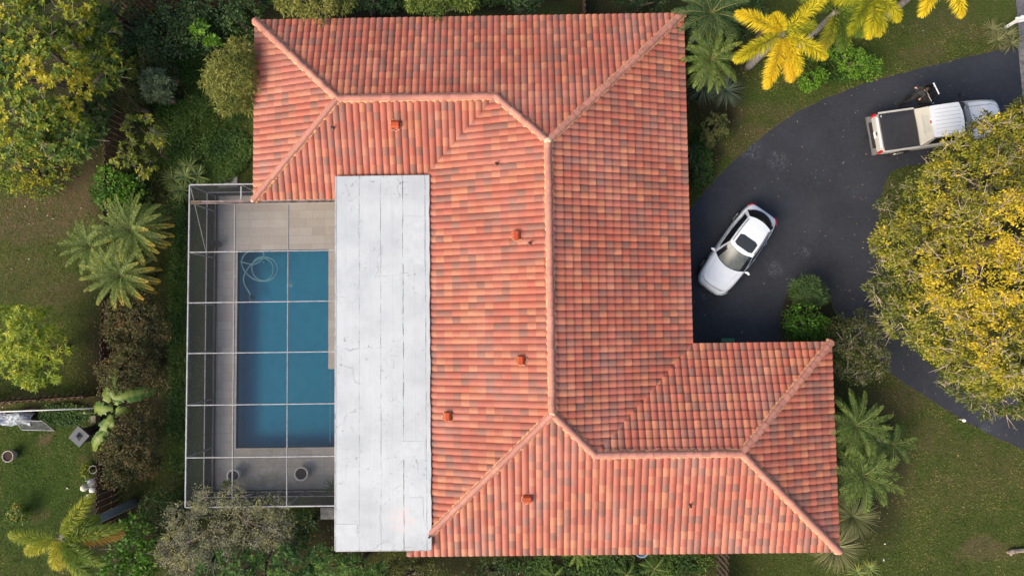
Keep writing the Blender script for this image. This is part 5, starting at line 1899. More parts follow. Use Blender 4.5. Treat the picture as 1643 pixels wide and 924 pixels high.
for px, py, r, lab in ((200, 40, 46, 'dark shrub nearest the big corner tree in the upper thicket'), (262, 60, 44, 'dark shrub in the middle of the upper thicket'),
                       (315, 45, 42, 'dark shrub at the upper edge left of the feathery tree'), (250, 105, 30, 'brownish dark shrub above the grey green bush'),
                       (285, 15, 36, 'dark shrub under the short strip of top fence')):
    broad_plant('shrub', lab, 'shrub', [(px, py, r, 1.9, .75), (px + 18, py + 14, r * .6, 1.5, .8)], F['darkgreen'] if 'brownish' not in lab else F['dullolive'], leaf=(.14, .07), density=11, per=8, tint0=.42 if 'brownish' not in lab else .15, group='dark shrubs of the upper thicket')
broad_plant('shrub', 'small yellowish shrub above the olive bush by the fence', 'shrub', [(217, 112, 17, 1.9, .8)], F['sapling'], leaf=(.2, .06), density=12, per=9, style='whorl', tint0=.3)
broad_plant('shrub', 'fine leaved olive bush leaning on the brown fence', 'shrub', [(207, 155, 22, 1.8, .8), (212, 172, 15, 1.5, .8)], F['dullolive'], leaf=(.12, .018), density=40, per=10, tint0=.45)
broad_plant('shrub', 'grey green bush right of the fine leaved olive bush', 'shrub', [(253, 135, 27, 2.0, .8), (263, 152, 15, 1.7, .8), (240, 150, 14, 1.6, .8)], F['greygreen'], leaf=(.24, .06), density=11, per=9, style='whorl', tint0=.5)
broad_plant('sapling', 'sparse yellow leaved sapling in front of the brown fence', 'sapling', [(225, 205, 26, 2.6, .8), (252, 222, 18, 2.3, .8), (212, 252, 28, 2.1, .8), (238, 268, 22, 1.7, .8)],
            F['sapling'], leaf=(.15, .075), density=3.2, per=6, style='whorl', tint0=.42, fill=.1, twigs=50, twig_mat=M['greytwig'], trunk_r=.05)
broad_plant('shrub', 'bright green bush below the yellow sapling', 'shrub', [(182, 298, 28, 1.6, .8), (205, 305, 26, 1.4, .8), (172, 318, 20, 1.1, .8)], F['bright'], leaf=(.16, .1), density=12, per=8, tint0=.35)
broad_plant('shrub', 'lime sprig standing among the dark upper thicket', 'shrub', [(322, 50, 14, 2.3, .7), (338, 68, 11, 2.1, .7)], F['bright'], leaf=(.26, .11), density=6, per=7, style='whorl', tint0=.75, fill=0)
broad_plant('feathery_tree', 'feathery light olive tree touching the left roof edge', 'tree',
            [(376, 118, 38, 3.2, .8), (372, 155, 30, 2.9, .8), (385, 90, 28, 3.0, .8), (355, 135, 26, 2.7, .8), (393, 165, 18, 2.6, .8)], F['feather'], leaf=(.24, .045), density=18, per=9, tint0=.55, tint_lobe=.12, tint_tuft=.14, droop=.3, sub=13)
broad_plant('shrub', 'dark green shrub at the top left roof corner', 'shrub', [(390, 30, 36, 1.9, .7), (355, 15, 30, 1.9, .7)], F['darkgreen'], leaf=(.16, .07), density=10, per=8, tint0=.6)
broad_plant('feathery_tree', 'light olive tree overhanging the top of the roof at its left end', 'tree', [(500, -6, 40, 3.0, .75), (462, -4, 26, 2.8, .75), (545, 0, 26, 2.7, .75)], F['feather'], leaf=(.2, .045), density=20, per=9, tint0=.6, droop=.35)
broad_plant('tree', 'fresh green tree at the middle of the top roof edge', 'tree', [(700, -5, 32, 3.0, .75), (668, 2, 18, 2.6, .75), (745, -3, 24, 2.8, .75)], F['feathergreen'], leaf=(.2, .05), density=20, per=9, tint0=.5, droop=.35)
for px, lab in ((600, 'dark shrub between the olive tree and the fresh green tree'), (850, 'dark shrub behind the roof right of the fresh green tree')):
    broad_plant('shrub', lab, 'shrub', [(px, 0, 28, 1.8, .7), (px - 28, -4, 20, 1.6, .7)], F['darkgreen'], leaf=(.15, .06), density=10, per=8, tint0=.45, group='dark shrubs behind the roof')
broad_plant('shrub', 'low dark shrub behind the top right roof slope', 'shrub', [(1010, 0, 24, .9, .6), (1050, 4, 20, .8, .6)], F['darkgreen'], leaf=(.12, .06), density=10, per=8, tint0=.35)

# left yard
broad_plant('lime_tree', 'lime green tree with star shaped leaf clusters on the left lawn', 'tree',
            [(50, 530, 46, 2.7, .62), (88, 556, 30, 2.3, .62), (30, 575, 40, 2.4, .62), (15, 520, 36, 2.4, .62), (42, 600, 24, 1.9, .62), (75, 590, 28, 2.1, .62)],
            F['mango'], leaf=(.24, .055), density=7.5, per=11, style='whorl', tint0=.52, tint_lobe=.12, tint_tuft=.13)
PG = 'feather palms clustered on the left lawn edge'
palm('feather_palm', 'green feather palm highest of the three clustered by the left lawn', 'palm', 213, 370, 2.6, 42, 1.75, F['palm'], PG, leaflet=(0.21, 0.026), pairs=50, tint0=.42, tint_tip=.25, tint_side=0, droop=1.0, elev=(62, -20), tint_az=(-.45, .40), trunk_r=.13)
palm('feather_palm', 'paler feather palm leftmost of the three clustered by the left lawn', 'palm', 146, 396, 2.2, 36, 1.35, F['palm'], PG, leaflet=(0.18, 0.024), pairs=44, tint0=.42, tint_tip=.16, droop=1.1, elev=(62, -20), start=.7, tint_az=(-.45, .40), trunk_r=.12)
palm('feather_palm', 'yellow tipped feather palm lowest of the three clustered by the left lawn', 'palm', 194, 443, 2.5, 42, 1.7, F['palm'], PG, leaflet=(0.21, 0.026), pairs=50, tint0=.42, tint_tip=.34, droop=1.0, elev=(62, -20), start=1.9, tint_az=(-.45, .40), trunk_r=.13)
rosette('yucca_plant', 'spiky yucca clump growing above the enclosure corner', 'yucca', [(297, 283, .75), (318, 283, .6), (292, 306, .45), (277, 288, .4), (304, 268, .4)], F['yucca'], n=46, length=.62, width=.045, tint0=.4, tint_tip=.2, elev=(75, -5), droop=.12)
HG = 'copper leaved hedge shrubs left of the enclosure'
for spots, lab in (([(222, 508, 40, 1.9, .75), (195, 530, 30, 1.6, .75), (245, 535, 30, 1.6, .75)], 'copper brown hedge shrub right below the feather palms'),
                   ([(212, 590, 44, 2.0, .75), (240, 610, 30, 1.7, .75), (185, 600, 28, 1.7, .75), (235, 570, 30, 1.7, .75)], 'copper brown hedge shrub behind the banana plant'),
                   ([(215, 705, 46, 2.0, .75), (200, 745, 36, 1.7, .75), (228, 672, 34, 1.7, .75), (185, 715, 28, 1.6, .75), (235, 745, 26, 1.5, .75)], 'copper brown hedge shrub below the banana plant')):
    broad_plant('hedge_shrub', lab, 'shrub', spots, F['copper'], leaf=(.10, .055), density=28, per=9, spread=.16, tint0=.5, tint_lobe=.14, tint_tuft=.14, tint_leaf=.18, group=HG)

# banana plant: paddle leaves with a pale midrib
def banana():
    b = G(183, 655, .0)
    t = thing('banana_plant', 'banana plant with broad green leaves between the copper shrubs', 'banana plant', (b.x, b.y, 0))
    bm = bmesh.new(); add_tube(bm, [(0, 0, 0), (.05, .02, 1.0), (.1, .1, 2.4)], [.13, .11, .07], 10); bm_obj('stem', bm, simple('banana_stem', (.16, .17, .06), .6), t, True)
    leaves = [((183, 640), (232, 628), .52, .45), ((183, 655), (152, 655), .50, .5), ((180, 665), (160, 712), .46, .5), ((185, 640), (180, 600), .42, .45), ((188, 655), (205, 662), .36, .6),
              ((186, 625), (188, 575), .30, .75), ((180, 670), (172, 690), .34, .9), ((190, 650), (196, 632), .34, .4), ((178, 645), (170, 622), .3, .95), ((182, 672), (186, 694), .36, .4), ((172, 690), (150, 718), .36, .5)]
    for (a, e, wd, tn) in leaves:
        wd *= 1.38; tn += .16
        mid_ = ((a[0] + e[0]) / 2, (a[1] + e[1]) / 2); e = (a[0] + (e[0] - a[0]) * 1.3, a[1] + (e[1] - a[1]) * 1.25)
        A, E = G(a[0], a[1], 2.45) - b, G(e[0], e[1], 2.15) - b
        d = (E - A); L = d.length
        d.normalize(); s = Vector((-d.y, d.x, 0)).normalized()
        bm = bmesh.new(); lay = None
        V, Fc, T = [], [], []
        n = 14
        r = random.Random(int(a[0] * e[1]))
        for i in range(n + 1):
            q = i / n
            arch = .28 * math.sin(math.pi * min(1, q * .9 + .1)) - .3 * q * q
            w = wd * math.sin(math.pi * (q * .9 + .06)) ** .55 * .5
            c = A + d * L * q + Vector((0, 0, arch))
            for k in (-1, -.5, 0, .5, 1):
                jag = 1 + (r.uniform(-.30, .08) if abs(k) == 1 else 0)
                V.append(c + s * (w * k * jag) + Vector((0, 0, -.10 * abs(k) * wd + (.02 if k else -.0))))
                T.append(tn + (.5 if k == 0 else 0) + (.10 if i % 2 else -.10) + (.12 if k > 0 else -.08) + r.uniform(-.06, .06))
            if i:
                o = 5 * i
                for k in range(4):
                    if abs(k - 1.5) > 1 and r.random() < .2:
                        continue
                    Fc.append((o - 5 + k, o - 4 + k, o + 1 + k, o + k))
        mesh_obj('leaf', V, Fc, F['banana'], t, False, T)
    return t
banana()

# lower left: leaning palm with few plumes, leafy bushes, silver shrub, umbrella shrub
M['trunkblue'] = simple('smooth_grey_palm_trunk', (.21, .215, .22), .8, var=.3, scale=12)
palm('plume_palm', 'leaning palm with plume fronds and bare grey trunk at lower left', 'palm', 98, 862, 4.4, 11, 1.9, F['foxgreen'], leaflet=(0.46, 0.028), pairs=56, plumose=True, droop=.9,
     angles=[2.75 + .42, .85, .12, -.62, -1.15, -1.9, -.18, 3.5, -1.5, -.95, .45], elevs=[.2, .45, .2, .3, .1, .0, -.15, .05, -.1, .25, .1], lens=[2.45, 2.5, 2.4, 2.3, 2.0, 1.7, 2.3, 2.0, 1.5, 2.1, 1.6],
     tint_fronds=[.50, .55, .42, .30, .5, .6, .95, .7, .8, .28, .4], tint_tip=.1, trunk_base=(215, 806), trunk_mat=M['trunkblue'], trunk_r=.17, petiole=.1)
broad_plant('shrub', 'leafy green vine bush right of the leaning palm', 'shrub', [(215, 855, 30, 1.5, .7), (235, 880, 32, 1.4, .7), (195, 905, 30, 1.3, .7), (225, 912, 26, 1.3, .7)], F['bright'], leaf=(.22, .11), density=7, per=7, tint0=.3, fill=.3, twigs=30, twig_mat=M['greytwig'])
broad_plant('shrub', 'dark low bush between the hedge and the silver shrub', 'shrub', [(250, 815, 26, .8, .6), (270, 845, 24, .8, .6)], F['darkgreen'], leaf=(.16, .07), density=9, per=8, tint0=.7)
broad_plant('silver_shrub', 'sprawling silvery grey shrub over the lower enclosure corner', 'shrub',
            [(340, 845, 50, 2.6, .7), (300, 870, 44, 2.3, .7), (400, 840, 44, 2.5, .7), (295, 830, 30, 2.4, .7), (375, 800, 26, 2.9, .6), (440, 850, 36, 2.1, .7), (330, 800, 20, 2.8, .6), (290, 905, 28, 2.0, .7), (450, 815, 16, 2.5, .6)],
            F['greyshrub'], leaf=(.12, .032), density=14, per=10, tint0=.6, tint_lobe=.2, fill=.4, twigs=170, twig_mat=M['greytwig'], twig_len=.7, spread=.22)
broad_plant('shrub', 'dark green shrub between silver shrub and flat roof corner', 'shrub', [(490, 840, 22, 1.6, .8), (478, 862, 22, 1.4, .8)], F['darkgreen'], leaf=(.14, .08), density=12, per=8, tint0=.75)
broad_plant('umbrella_shrub', 'deep green umbrella leaved shrub along the bottom edge under the silver shrub', 'shrub',
            [(380, 908, 36, 2.4, .7), (425, 925, 36, 2.4, .7), (345, 925, 34, 2.2, .7), (470, 905, 34, 2.4, .7), (490, 930, 30, 2.2, .7), (330, 900, 22, 2.0, .7)], F['scheff'], leaf=(.20, .045), density=12, per=12, style='whorl', tint0=.45)
broad_plant('umbrella_shrub', 'lighter umbrella leaved shrub just below the flat roof corner', 'shrub',
            [(530, 908, 30, 2.4, .7), (570, 918, 32, 2.4, .7), (600, 928, 24, 2.2, .7)], F['scheff'], leaf=(.20, .045), density=12, per=12, style='whorl', tint0=.7)
broad_plant('shrub', 'dull green bush below the roof beside the umbrella shrubs', 'shrub', [(650, 918, 30, 1.3, .7), (690, 928, 26, 1.2, .7), (625, 935, 26, 1.4, .7)], F['dullolive'], leaf=(.12, .06), density=14, per=8, tint0=.4)

# bottom strip along the house
FG = 'ferns along the bottom of the house'
for px, py, l, n, tn, lab in ((925, 886, .75, 11, .6, 'yellow green fern tucked under the eave'), (888, 925, .7, 11, .25, 'green fern at the bottom edge left of the others'),
                              (1050, 912, .75, 12, .2, 'green fern clump nearest the slatted side fence'), (1005, 922, .65, 10, .12, 'dark fern clump in the middle of the bottom bed')):
    palm('fern', lab, 'fern', px, py, .45, n, l, F['fern'], FG, leaflet=(0.11, 0.03), pairs=27, elev=(50, 0), droop=.8, tint0=tn, tint_tip=.1, trunk_r=.03)
broad_plant('shrub', 'dark low shrub at the bottom edge under the house middle', 'shrub', [(800, 920, 26, .6, .6), (765, 925, 22, .5, .6)], F['darkgreen'], leaf=(.13, .06), density=8, per=7, tint0=.35)

# right of the house: palms, grasses and beds
palm('feather_palm', 'dark feather palm at the top right roof corner', 'palm', 1142, 22, 3.0, 36, 1.75, F['palmdark'], 'feather palms right of the house', leaflet=(0.3, 0.028), pairs=50, tint0=.45, tint_tip=.2, droop=1.0, elev=(62, -20), trunk_r=.14)
palm('feather_palm', 'mid green feather palm beside the upper right roof edge', 'palm', 1141, 97, 2.8, 32, 1.55, F['palm'], 'feather palms right of the house', leaflet=(0.22, 0.03), pairs=44, tint0=.40, tint_tip=.22, droop=1.1, elev=(60, -25), start=.4, trunk_r=.14)
rosette('grass_clump', 'blue green spiky clump under the upper feather palms', 'ornamental grass', [(1128, 140, .45), (1165, 145, .35)], F['bluegrass'], n=130, length=.95, width=.03, tint0=.45, elev=(75, 0), droop=.22)
YP = 'yellow plume palms at the top right'
palm('plume_palm', 'bright yellow plume palm with eight wide fronds on the upper lawn', 'palm', 1256, 55, 5.0, 9, 2.2, F['foxtail'], YP, leaflet=(0.50, 0.031), pairs=56, plumose=True, droop=.75,
     angles=[2.72, .72, 3.62, -.55, -1.82, -1.25, .30, 2.1, -1.0], elevs=[.35, .45, .2, .25, .05, -.1, .15, .5, .0], lens=[2.25, 2.55, 2.2, 2.2, 2.25, 2.1, 1.6, .9, 1.9],
     tint_fronds=[.55, .45, .40, .42, .72, .78, .15, .5, .5], tint_tip=.12, trunk_base=(1200, 108), trunk_r=.17, petiole=.1, trunk_mat=M['palepalm'] if 'palepalm' in M else None)
palm('plume_palm', 'green plume palm just right of the bright yellow palm', 'palm', 1340, 20, 4.0, 9, 1.7, F['foxgreen'], YP, leaflet=(0.46, 0.031), pairs=48, plumose=True, droop=1.0,
     angles=[-.3, -.75, -1.3, -1.75, .6, 1.7, 2.6, .15, -1.05], elevs=[.2, .3, .1, .0, .4, .4, .3, .1, -.1], tint_fronds=[.38, .25, .2, .62, .3, .3, .3, .4, .45], tint_tip=.25, trunk_r=.14)
palm('plume_palm', 'yellow green plume palm at the top edge beside the lawn', 'palm', 1400, -5, 4.4, 8, 1.8, F['foxtail'], YP, leaflet=(0.46, 0.031), pairs=48, plumose=True, droop=1.1,
     angles=[-1.2, -1.6, -.5, -2.2, .2, 1.2, 2.2, 3.2], tint_fronds=[.25, .3, .3, .05, .3, .3, .2, .15], elevs=[.1, .3, .1, .2, .4, .4, .4, .3], tint_tip=.25, trunk_r=.14)
palm('plume_palm', 'golden plume palm mostly beyond the top edge of the upper lawn', 'palm', 1512, -48, 4.8, 7, 2.1, F['foxtail'], YP, leaflet=(0.48, 0.031), pairs=48, plumose=True, droop=.9,
     angles=[-2.0, -1.2, -.2, .9, 1.9, 2.9, -2.6], tint_fronds=[.6, .55, .5, .5, .5, .5, .5], elevs=[.15, .25, .3, .3, .3, .3, .3], tint_tip=.1, trunk_r=.15)
broad_plant('shrub', 'bright lime shrub below the green plume palm', 'shrub', [(1372, 100, 26, .8, .6), (1350, 88, 20, .8, .6), (1392, 108, 20, .7, .6), (1362, 115, 16, .6, .6)], F['bright'], leaf=(.10, .05), density=26, per=8, spread=.14, tint0=.75)
broad_plant('shrub', 'small lime shrub below the bright yellow palm', 'shrub', [(1300, 130, 15, .6, .7), (1288, 140, 9, .4, .7), (1318, 122, 10, .5, .7)], F['bright'], leaf=(.12, .055), density=18, per=8, spread=.14, tint0=.85, fill=.2)
broad_plant('shrub', 'dark mixed shrub between plume palms and upper roof corner', 'shrub', [(1205, 20, 26, 1.5, .7), (1180, 50, 18, 1.3, .7), (1310, 55, 22, 1.5, .7)], F['darkgreen'], leaf=(.2, .05), density=10, per=9, tint0=.55)
broad_plant('shrub', 'dull olive shrub in the bed along the right roof edge', 'shrub', [(1146, 205, 21, .7, .7), (1138, 222, 14, .5, .7), (1158, 198, 11, .6, .7)], F['dullolive'], leaf=(.17, .05), density=18, per=9, tint0=.42, style='whorl')
broad_plant('shrub', 'low dark green hedge bush at the drive end of the roof bed', 'shrub', [(1116, 262, 11, .35, .7), (1120, 285, 10, .3, .7), (1112, 240, 10, .4, .7)], F['darkgreen'], leaf=(.10, .06), density=26, per=7, spread=.12, tint0=.7)
rosette('grass_clump', 'ragged yellow green grass tuft under the white mailbox post', 'ornamental grass', [(1600, 66, .15), (1615, 56, .15), (1590, 48, .1), (1622, 70, .1)], F['olivegrass'], n=60, length=.6, width=.03, tint0=.5, elev=(70, 5), droop=.2)

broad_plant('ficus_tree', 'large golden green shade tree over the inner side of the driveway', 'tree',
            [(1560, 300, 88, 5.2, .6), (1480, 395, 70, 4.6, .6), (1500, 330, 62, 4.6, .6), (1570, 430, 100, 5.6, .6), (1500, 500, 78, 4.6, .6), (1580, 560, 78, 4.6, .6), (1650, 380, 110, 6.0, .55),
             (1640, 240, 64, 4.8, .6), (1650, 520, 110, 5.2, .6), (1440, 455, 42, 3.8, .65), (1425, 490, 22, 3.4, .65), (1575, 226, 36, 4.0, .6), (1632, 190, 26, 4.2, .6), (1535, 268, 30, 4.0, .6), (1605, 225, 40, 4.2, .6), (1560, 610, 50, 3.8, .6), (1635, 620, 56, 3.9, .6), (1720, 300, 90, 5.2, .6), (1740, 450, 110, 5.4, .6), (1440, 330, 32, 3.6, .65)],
            F['ficus'], leaf=(.13, .065), density=19, per=10, spread=.2, tint0=.37, tint_lobe=.12, tint_tuft=.12, tint_leaf=.06, tint_h=.25, twigs=1150, twig_mat=M['twig'], trunk_r=.35, twig_len=.7)  # golden crown centre is low sunlight painted through the leaf tint
broad_plant('shrub', 'dark needle leaved shrub at the tip of the driveway planter', 'shrub', [(1297, 466, 26, .9, .7), (1310, 475, 18, .8, .7), (1283, 470, 14, .6, .7)], F['darkgreen'], leaf=(.30, .03), density=14, per=12, style='whorl', tint0=.72)
broad_plant('shrub', 'round mid green shrub in the driveway planter', 'shrub', [(1290, 512, 30, 1.3, .75), (1308, 525, 20, 1.2, .75), (1272, 530, 17, 1.0, .75), (1295, 535, 18, 1.1, .75)], F['bright'], leaf=(.14, .07), density=20, per=8, tint0=.16)
broad_plant('shrub', 'twiggy olive shrub at the corner of the garage wing', 'shrub', [(1378, 548, 38, 1.9, .7), (1360, 580, 30, 1.7, .7), (1400, 580, 30, 1.6, .7), (1352, 530, 24, 1.6, .7), (1392, 520, 22, 1.6, .7)],
            F['dullolive'], leaf=(.11, .05), density=20, per=8, tint0=.5, twigs=60, twig_mat=M['greytwig'], twig_len=.5)
RP_G = 'feather palms beside the garage wing'
palm('feather_palm', 'feather palm highest of the group beside the lower right roof', 'palm', 1372, 682, 2.4, 34, 1.6, F['palm'], RP_G, leaflet=(0.22, 0.026), pairs=46, tint0=.25, tint_tip=.35, droop=1.0, elev=(65, -18), trunk_r=.13)
palm('feather_palm', 'sparse young feather palm standing out over the right lawn', 'palm', 1432, 712, 1.3, 13, 1.05, F['palm'], RP_G, leaflet=(0.24, 0.03), pairs=30, tint0=.25, tint_tip=.15, droop=1.0, elev=(60, -5), start=.5, trunk_r=.08)
palm('feather_palm', 'broad mid green feather palm lowest of the group beside the roof', 'palm', 1384, 762, 2.4, 26, 1.65, F['palm'], RP_G, leaflet=(0.36, 0.028), pairs=40, tint0=.38, tint_tip=.14, droop=1.1, elev=(65, -15), start=1.1, trunk_r=.13)
rosette('grass_clump', 'olive fountain grass below the feather palms', 'ornamental grass', [(1368, 828, .3)], F['olivegrass'], n=260, length=1.25, width=.022, tint0=.38, elev=(70, 0), droop=.28)
rosette('grass_clump', 'dry fountain grass under the lower right roof corner', 'ornamental grass', [(1340, 876, .3)], F['olivegrass'], n=260, length=1.3, width=.022, tint0=.55, elev=(70, 0), droop=.28)
rosette('grass_clump', 'short yellow green grass tuft at the bottom right of the roof corner', 'ornamental grass', [(1395, 912, .1), (1375, 918, .1)], F['yucca'], n=50, length=.55, width=.03, tint0=.55, elev=(60, 5), droop=.25)
# left lawn small plants
broad_plant('shrub', 'small green shrub alone on the lower left lawn', 'shrub', [(28, 822, 13, .5, .8), (36, 828, 9, .4, .8), (20, 830, 8, .35, .8)], F['palm'], leaf=(.11, .06), density=26, per=8, spread=.12, tint0=.5)
broad_plant('shrub', 'small yellow green weed beside the wire hoop', 'shrub', [(138, 757, 7, .3, .8), (140, 748, 5, .25, .8)], F['sapling'], leaf=(.12, .07), density=26, per=6, spread=.1, tint0=.45)

# ------------------------------------------------------------------ ground cover and grass blades
def in_poly(x, y, poly):
    inside = np.zeros(len(x), bool)
    n = len(poly)
    for i in range(n):
        x0, y0 = poly[i][0], poly[i][1]
        x1, y1 = poly[(i + 1) % n][0], poly[(i + 1) % n][1]
        c = (y0 > y) != (y1 > y)
        with np.errstate(divide='ignore', invalid='ignore'):
            inside ^= c & (x < (x1 - x0) * (y - y0) / (y1 - y0 + 1e-12) + x0)
    return inside
def free_ground(x, y):
    ok = ~((x > XL + .5) & (x < XR - .5) & (y > Y7 + .5) & (y < YT - .5))
    ok &= ~((x > XM - 4.6) & (x < XR - .55) & (y > YB + .55) & (y < Y7 + 2))
    ok &= ~((x > XR - 1) & (x < XRR - .6) & (y > YB + .6) & (y < Y3 - .6))
    ok &= ~((x > dx0 - .1) & (x < dx1) & (y > dy0 - .1) & (y < dy1 + .1))
    drv = in_poly(x, y, drive_pts) & ~in_poly(x, y, isl)
    st = (x - s0.x) * nv.x + (y - s0.y) * nv.y > -.05
    return ok & ~drv & ~st
n = 300000
x, y = RNG.uniform(-25.5, 25.5, n), RNG.uniform(-15, 14.5, n)
so, mu, lu = weights(x, y)
k = free_ground(x, y) & (RNG.random(n) > np.clip(so * .85 + mu * 1.0, 0, 1))
x, y, lu, so = x[k], y[k], lu[k], so[k]
m = len(x)
P_ = np.stack([x, y, np.full(m, .0)], 1)
D_ = np.stack([RNG.normal(0, .75, m), RNG.normal(0, .75, m), RNG.uniform(.35, 1, m)], 1)
tn = .56 + .9 * (vnoise(x + 60, y + 60, .8, 9) - .5) + .75 * (vnoise(x + 60, y + 60, 2.5, 10) - .5) - .30 * lu + .3 * so + RNG.normal(0, .14, m)
g = leaf_mesh('grass', P_, D_, RNG.uniform(.06, .15, m), RNG.uniform(.016, .034, m), tn, F['grass'], None, .1)
g['kind'] = 'stuff'
# leafy creeping cover: under the upper left thicket and the strips beside the enclosure
x, y = [], []
for px, py, rx, ry, cnt in ((335, 190, 85, 115, 8500), (290, 560, 18, 240, 2600), (350, 60, 60, 60, 2200), (110, 665, 45, 16, 1100), (300, 815, 40, 30, 700), (1125, 262, 16, 60, 700),
                            (220, 90, 90, 90, 1500), (1340, 105, 60, 30, 700), (600, 8, 220, 14, 900), (980, 905, 170, 24, 1300), (560, 860, 50, 40, 300), (240, 300, 60, 60, 600)):
    c = G(px, py, 0); s = SCALE(0)
    rr = np.sqrt(RNG.random(cnt)); th = RNG.uniform(0, 6.28, cnt)
    x.append(c.x + rx * s * rr * np.cos(th)); y.append(c.y + ry * s * rr * np.sin(th))
x, y = np.concatenate(x), np.concatenate(y)
k = free_ground(x, y) & (vnoise(x + 40, y + 40, 1.1, 21) + RNG.normal(0, .15, len(x)) > .38)
x, y = x[k], y[k]
reps = np.repeat(np.arange(len(x)), 5)
m = len(reps)
P_ = np.stack([x[reps], y[reps], RNG.uniform(.02, .22, m)], 1) + RNG.normal(0, .05, (m, 3)) * np.array([1, 1, .2])
D_ = rand_dirs(m) * np.array([1, 1, .3]) + np.array([0, 0, .15])
tn = .62 + .8 * (vnoise(x + 60, y + 60, .9, 13) - .5)
g = leaf_mesh('ground_cover', P_, D_, RNG.uniform(.07, .15, m), RNG.uniform(.04, .08, m), tn[reps] + RNG.normal(0, .16, m), F['cover'], None, .05)
g['kind'] = 'stuff'
# fallen leaves on soil and lawn
n = 5200
x, y = RNG.uniform(-25, 25, n), RNG.uniform(-15, 14.5, n)
so, mu, lu = weights(x, y)
k = free_ground(x, y) & (RNG.random(n) < .09 + .7 * so + .5 * mu)
x, y = x[k], y[k]; m = len(x)
M['litter'] = leaf_mat('fallen_leaf', [(0, (.05, .03, .015)), (.5, (.14, .085, .04)), (.85, (.26, .19, .08)), (1, (.4, .33, .22))], .1, .8)
g = leaf_mesh('leaf_litter', np.stack([x, y, np.full(m, .045)], 1), np.stack([RNG.normal(0, 1, m), RNG.normal(0, 1, m), RNG.normal(0, .12, m)], 1), RNG.uniform(.05, .13, m), RNG.uniform(.03, .06, m), RNG.random(m), M['litter'], None)
g['kind'] = 'stuff'

# leaves and chaff blown onto the driveway
n = 1500
x, y = RNG.uniform(7, 24, n), RNG.uniform(-8, 12, n)
k = in_poly(x, y, drive_pts) & ~in_poly(x, y, isl) & (RNG.random(n) < .25 + .6 * (x > 16))
x, y = x[k], y[k]; m = len(x)
g = leaf_mesh('drive_leaf_litter', np.stack([x, y, np.full(m, .022)], 1), np.stack([RNG.normal(0, 1, m), RNG.normal(0, 1, m), RNG.normal(0, .05, m)], 1), RNG.uniform(.03, .08, m), RNG.uniform(.02, .04, m), RNG.uniform(.35, 1, m), M['litter'], None)
g['kind'] = 'stuff'

# ------------------------------------------------------------------ fences and small things
def fence(name, label, a, b, hgt, mat, slat=.135, gap=.012, missing=0.0, seed=0, both=True):
    """board fence from plan point a to b: posts, two rails, a run of upright boards"""
    a, b = Vector(a), Vector(b)
    d = (b - a); L = d.length; d.normalize()
    ang = math.atan2(d.y, d.x)
    nrm = Vector((-d.y, d.x))
    t = thing(name, label, 'fence', (a.x, a.y, 0), ang)
    r = random.Random(seed)
    bm = bmesh.new()
    x = 0
    k = 0
    while x < L - slat * .5:
        if r.random() >= missing:
            h = hgt * r.uniform(.975, 1.01)
            side = (.032 if k % 2 else -.032) if both else .032
            vs = add_box(bm, (x + slat / 2, side, h / 2), (slat, .018, h), r.uniform(-.03, .03))
        x += slat + gap
        k += 1
    bm_obj('board_panel', bm, mat, t)
    for z in (.35, hgt * .85):
        bm = bmesh.new(); add_box(bm, (L / 2, 0, z), (L, .042, .08)); bm_obj('rail', bm, mat, t)
    n = max(1, round(L / 2.4))
    for i in range(n + 1):
        bm = bmesh.new(); add_box(bm, (L * i / n + .0011, .001, hgt * .51), (.09, .038, hgt * 1.02)); bm_obj('post', bm, mat, t)
    return t
fx = G(200, 300, 0).x
fence('board_fence', 'weathered brown board fence running down the left garden boundary', (fx, G(0, 40, 0).y), (fx + .05, G(0, 630, 0).y), 1.75, M['fence'], missing=.02, seed=1)
fence('board_fence', 'weathered dark board fence beside the lower copper hedge shrub', (fx - .12, G(0, 700, 0).y), (fx - .12, G(0, 860, 0).y), 1.6, M['fence'], missing=.06, seed=2)
fy = G(0, 634, 0).y
fence('board_fence', 'weathered board fence between the two left lawns', (fx - .9, fy), (-26.5, fy - .35), 1.5, M['fence'], seed=3)
fence('board_fence', 'short strip of board fence showing at the top edge', (G(200, 22, 0).x, G(0, 20, 0).y), (G(420, 22, 0).x, G(0, 20, 0).y), 1.8, M['fence'], seed=4)
fence('board_fence', 'dark board fence running down from the bottom of the house', (G(1150, 870, 0).x, YB + .55), (G(1150, 870, 0).x, -15.5), 1.75, simple('dark_aged_cedar', (.06, .04, .027), .9, var=.4), seed=5)
fence('board_fence', 'board fence running up from the top of the house', (G(935, 20, 0).x, YT - .5), (G(935, 0, 0).x, 16.5), 1.0, M['fence'], seed=6)

# white pipe rail on the lower left lawn
a, b = G(-20, 661, 1.0), G(144, 655, 1.0)
t = thing('pipe_rail', 'thin white pipe rail below the left board fence', 'rail', (b.x, b.y, 0))
bm = bmesh.new(); add_tube(bm, [(0, 0, 1.0), tuple(Vector(a) - Vector((b.x, b.y, 0)))], .028, 8); bm_obj('rail', bm, M['white'], t, True)
for s in (.0, .33, .66):
    p = (Vector((b.x, b.y, 0))).lerp(Vector((a.x, a.y, 0)), s) - Vector((b.x, b.y, 0))
    bm = bmesh.new(); add_tube(bm, [(p.x, p.y, 0), (p.x, p.y, .975)], .024, 8); bm_obj('post', bm, M['white'], t, True)

